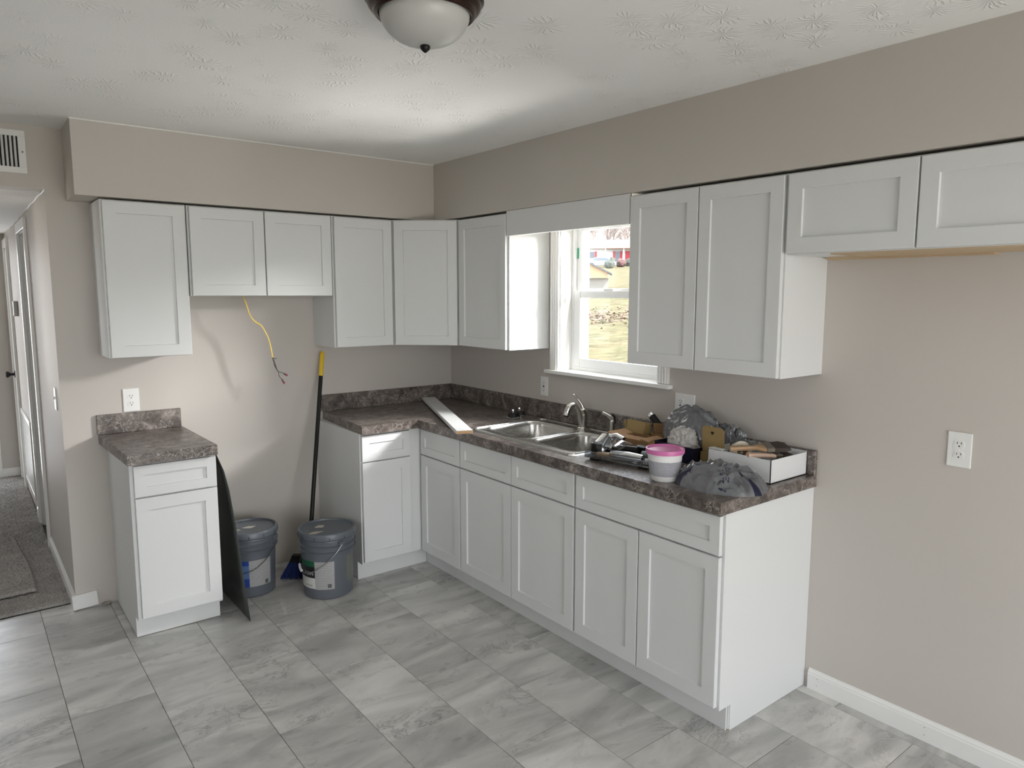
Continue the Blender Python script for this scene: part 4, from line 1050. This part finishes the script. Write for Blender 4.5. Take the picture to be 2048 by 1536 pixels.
# leaf litter band
bm = bmesh.new(); rnd = random.Random(8)
for i in range(2600):
    r_ = 34+rnd.gauss(0, 2.0); w_k = rnd.uniform(-9, 9); p = O+d0*r_+n0*w_k; z = gz(r_)+.02; s_ = rnd.uniform(.05, .13)
    a = rnd.uniform(0, 6.28); q = [bm.verts.new((p.x+s_*math.cos(a+j*2.1), p.y+s_*math.sin(a+j*2.1), z+rnd.uniform(0, .12))) for j in range(3)]; bm.faces.new(q)
o = done(bm, 'fallen_leaves', M('dead_leaves', (.16, .09, .07), .9)); tag(o, 'band of fallen brown leaves across the lawn outside', 'leaves', kind='stuff')
# house
def place(u_, r_, dz=0):
    p = Vector((CX, CY, 0))+azdir(u_)*r_; p.z = gz((p-O).dot(d0))+dz; return p
hp = place(1211, 118); rz = math.atan2(n0.y, n0.x)
hs = empty('ranch_house', hp, rz, 'low white ranch house with red shutters and a reddish roof on the far rise', 'house')
WH = M('siding_white', (.55, .55, .55), .8); ROOF = M('roof_red', (.33, .19, .16), .85); SHUT = M('shutter_red', (.35, .02, .03), .6); HG = M('house_window', (.08, .10, .13), .2)
box('walls', (-8, 0, 0), (9, 8, 2.7), WH, hs)
bm = bmesh.new(); prism(bm, [(-.7, 2.6), (4, 4.3), (8.7, 2.6)], 'x', -3.2, 9.6); done(bm, 'roof', ROOF, hs)
bm = bmesh.new(); prism(bm, [(-8.4, 2.6), (-5.6, 3.9), (-2.8, 2.6)], 'y', -.6, 8.6); done(bm, 'gable_roof', WH, hs)
for x, w_h, hgt, z_h in ((-2.9, .8, 1.0, 1.1), (1.25, .75, 1.4, .75), (7, 1.2, 1.2, 1.0)):
    wn_ = box('window', (x, -.06, z_h), (x+w_h, 0, z_h+hgt), HG, hs)
    for xx in (x-.38, x+w_h+.04): box('shutter', (xx, -.08, z_h-.05), (xx+.34, 0, z_h+hgt+.05), SHUT, hs)
box('door', (2.85, -.08, .1), (3.6, 0, 2.2), SHUT, hs)
for x in (-.4, 2.5, 6.3): box('porch_post', (x, -1.6, 0), (x+.16, -1.44, 2.6), WH, hs)
box('porch_roof', (-.4, -1.8, 2.55), (7, .1, 2.7), ROOF, hs)
cpz = place(1199, 108)
cr2 = empty('parked_car', cpz, rz, 'pale blue car parked in front of the far house', 'car')
CARP = M('car_blue', (.28, .42, .50), .3); TYRE = M('tyre', (.02, .02, .02), .8)
bm = bmesh.new(); prism(bm, [(-2.2, .3), (2.2, .3), (2.25, .75), (1.5, .9), (.9, 1.4), (-.9, 1.42), (-1.6, .95), (-2.25, .85)], 'y', -.85, .85); done(bm, 'body', CARP, cr2)
bm = bmesh.new(); prism(bm, [(1.3, .92), (.82, 1.34), (-.85, 1.36), (-1.35, .96)], 'y', -.87, .87); done(bm, 'windows', HG, cr2)
for x in (-1.4, 1.4):
    for y in (-.8, .8):
        bm = bmesh.new(); lathe(bm, [(.1, -.1), (.33, -.1), (.33, .1), (.1, .1)], 18); done(bm, 'wheel', TYRE, cr2, 35, loc=(x, y, .33), rot=(R(90), 0, 0))
for i, (u_, r_, lab) in enumerate(((1215, 104, 'dark bin left of the shrubs by the far house'), (1221, 115, 'dark shrub in front of the far house'), (1238, 109, 'reddish shrub under the middle window of the far house'), (1253, 112, 'low shrub right of the reddish one by the far house'))):
    blobby('garden_shrub', lab, 'shrub', place(u_, r_, -.1), (.7, .7, 1.3), i*3, .35, M('shrub_%d' % i, (.10, .05, .05) if i == 2 else (.05, .06, .05), .9), 3)
# tan shed, lower
sp2 = place(1187, 60)
sh = empty('garden_shed', sp2, rz+R(0), 'low tan shed with a sloping dark roof edge on the lawn', 'shed')
bm = bmesh.new(); prism(bm, [(-3.2, .9), (1.0, .9), (1.0, 1.35), (-3.2, 3.4)], 'y', 0, 2.5); done(bm, 'walls', M('shed_tan', (.42, .28, .16), .8), sh)
bm = bmesh.new(); prism(bm, [(-3.2, 0), (1.1, 0), (1.1, .9), (-3.2, .9)], 'y', .3, 2.5); done(bm, 'foundation', M('shed_grey', (.20, .19, .17), .9), sh)
bm = bmesh.new(); prism(bm, [(-3.2, 3.4), (1.4, 1.15), (1.4, 1.28), (-3.2, 3.55)], 'y', -.3, 2.8); done(bm, 'roof', M('shed_roof', (.06, .06, .07), .8), sh)
# bare trees on the slope behind the house
BARK = M('bare_branches', (.16, .13, .12), .9)
def tree_mesh(seed):
    rn = random.Random(seed); bm = bmesh.new()
    def grow(p, d_, L_, r_, dep):
        q_ = p+d_*L_; tube(bm, [p, q_], [r_, r_*.7], 3)
        if dep == 0: return
        for k in range(3):
            nd = (d_+Vector((rn.uniform(-.8, .8), rn.uniform(-.8, .8), rn.uniform(-.1, .5)))).normalized()
            grow(p+d_*L_*rn.uniform(.55, 1), nd, L_*rn.uniform(.55, .75), r_*.6, dep-1)
    grow(Vector((0, 0, -1)), Vector((0, 0, 1)), 2.8, .17, 5)
    me = bpy.data.meshes.new('branches'); bm.to_mesh(me); bm.free(); me.materials.append(BARK); return me
tm = [tree_mesh(s) for s in (1, 2, 3)]
rnd = random.Random(4)
for i in range(20):
    u_ = 1172+i*4.9+rnd.uniform(-1, 1); p = place(u_, 148+(i%7)*12)
    o = bpy.data.objects.new('bare_tree', tm[i % 3]); COL.objects.link(o); o.location = p; o.rotation_euler = (0, 0, rnd.uniform(0, 6)); s_ = rnd.uniform(.8, 1.2); o.scale = (s_, s_, s_)
    tag(o, 'leafless tree on the slope behind the far ranch house', 'tree', 'bare trees on the slope behind the house')
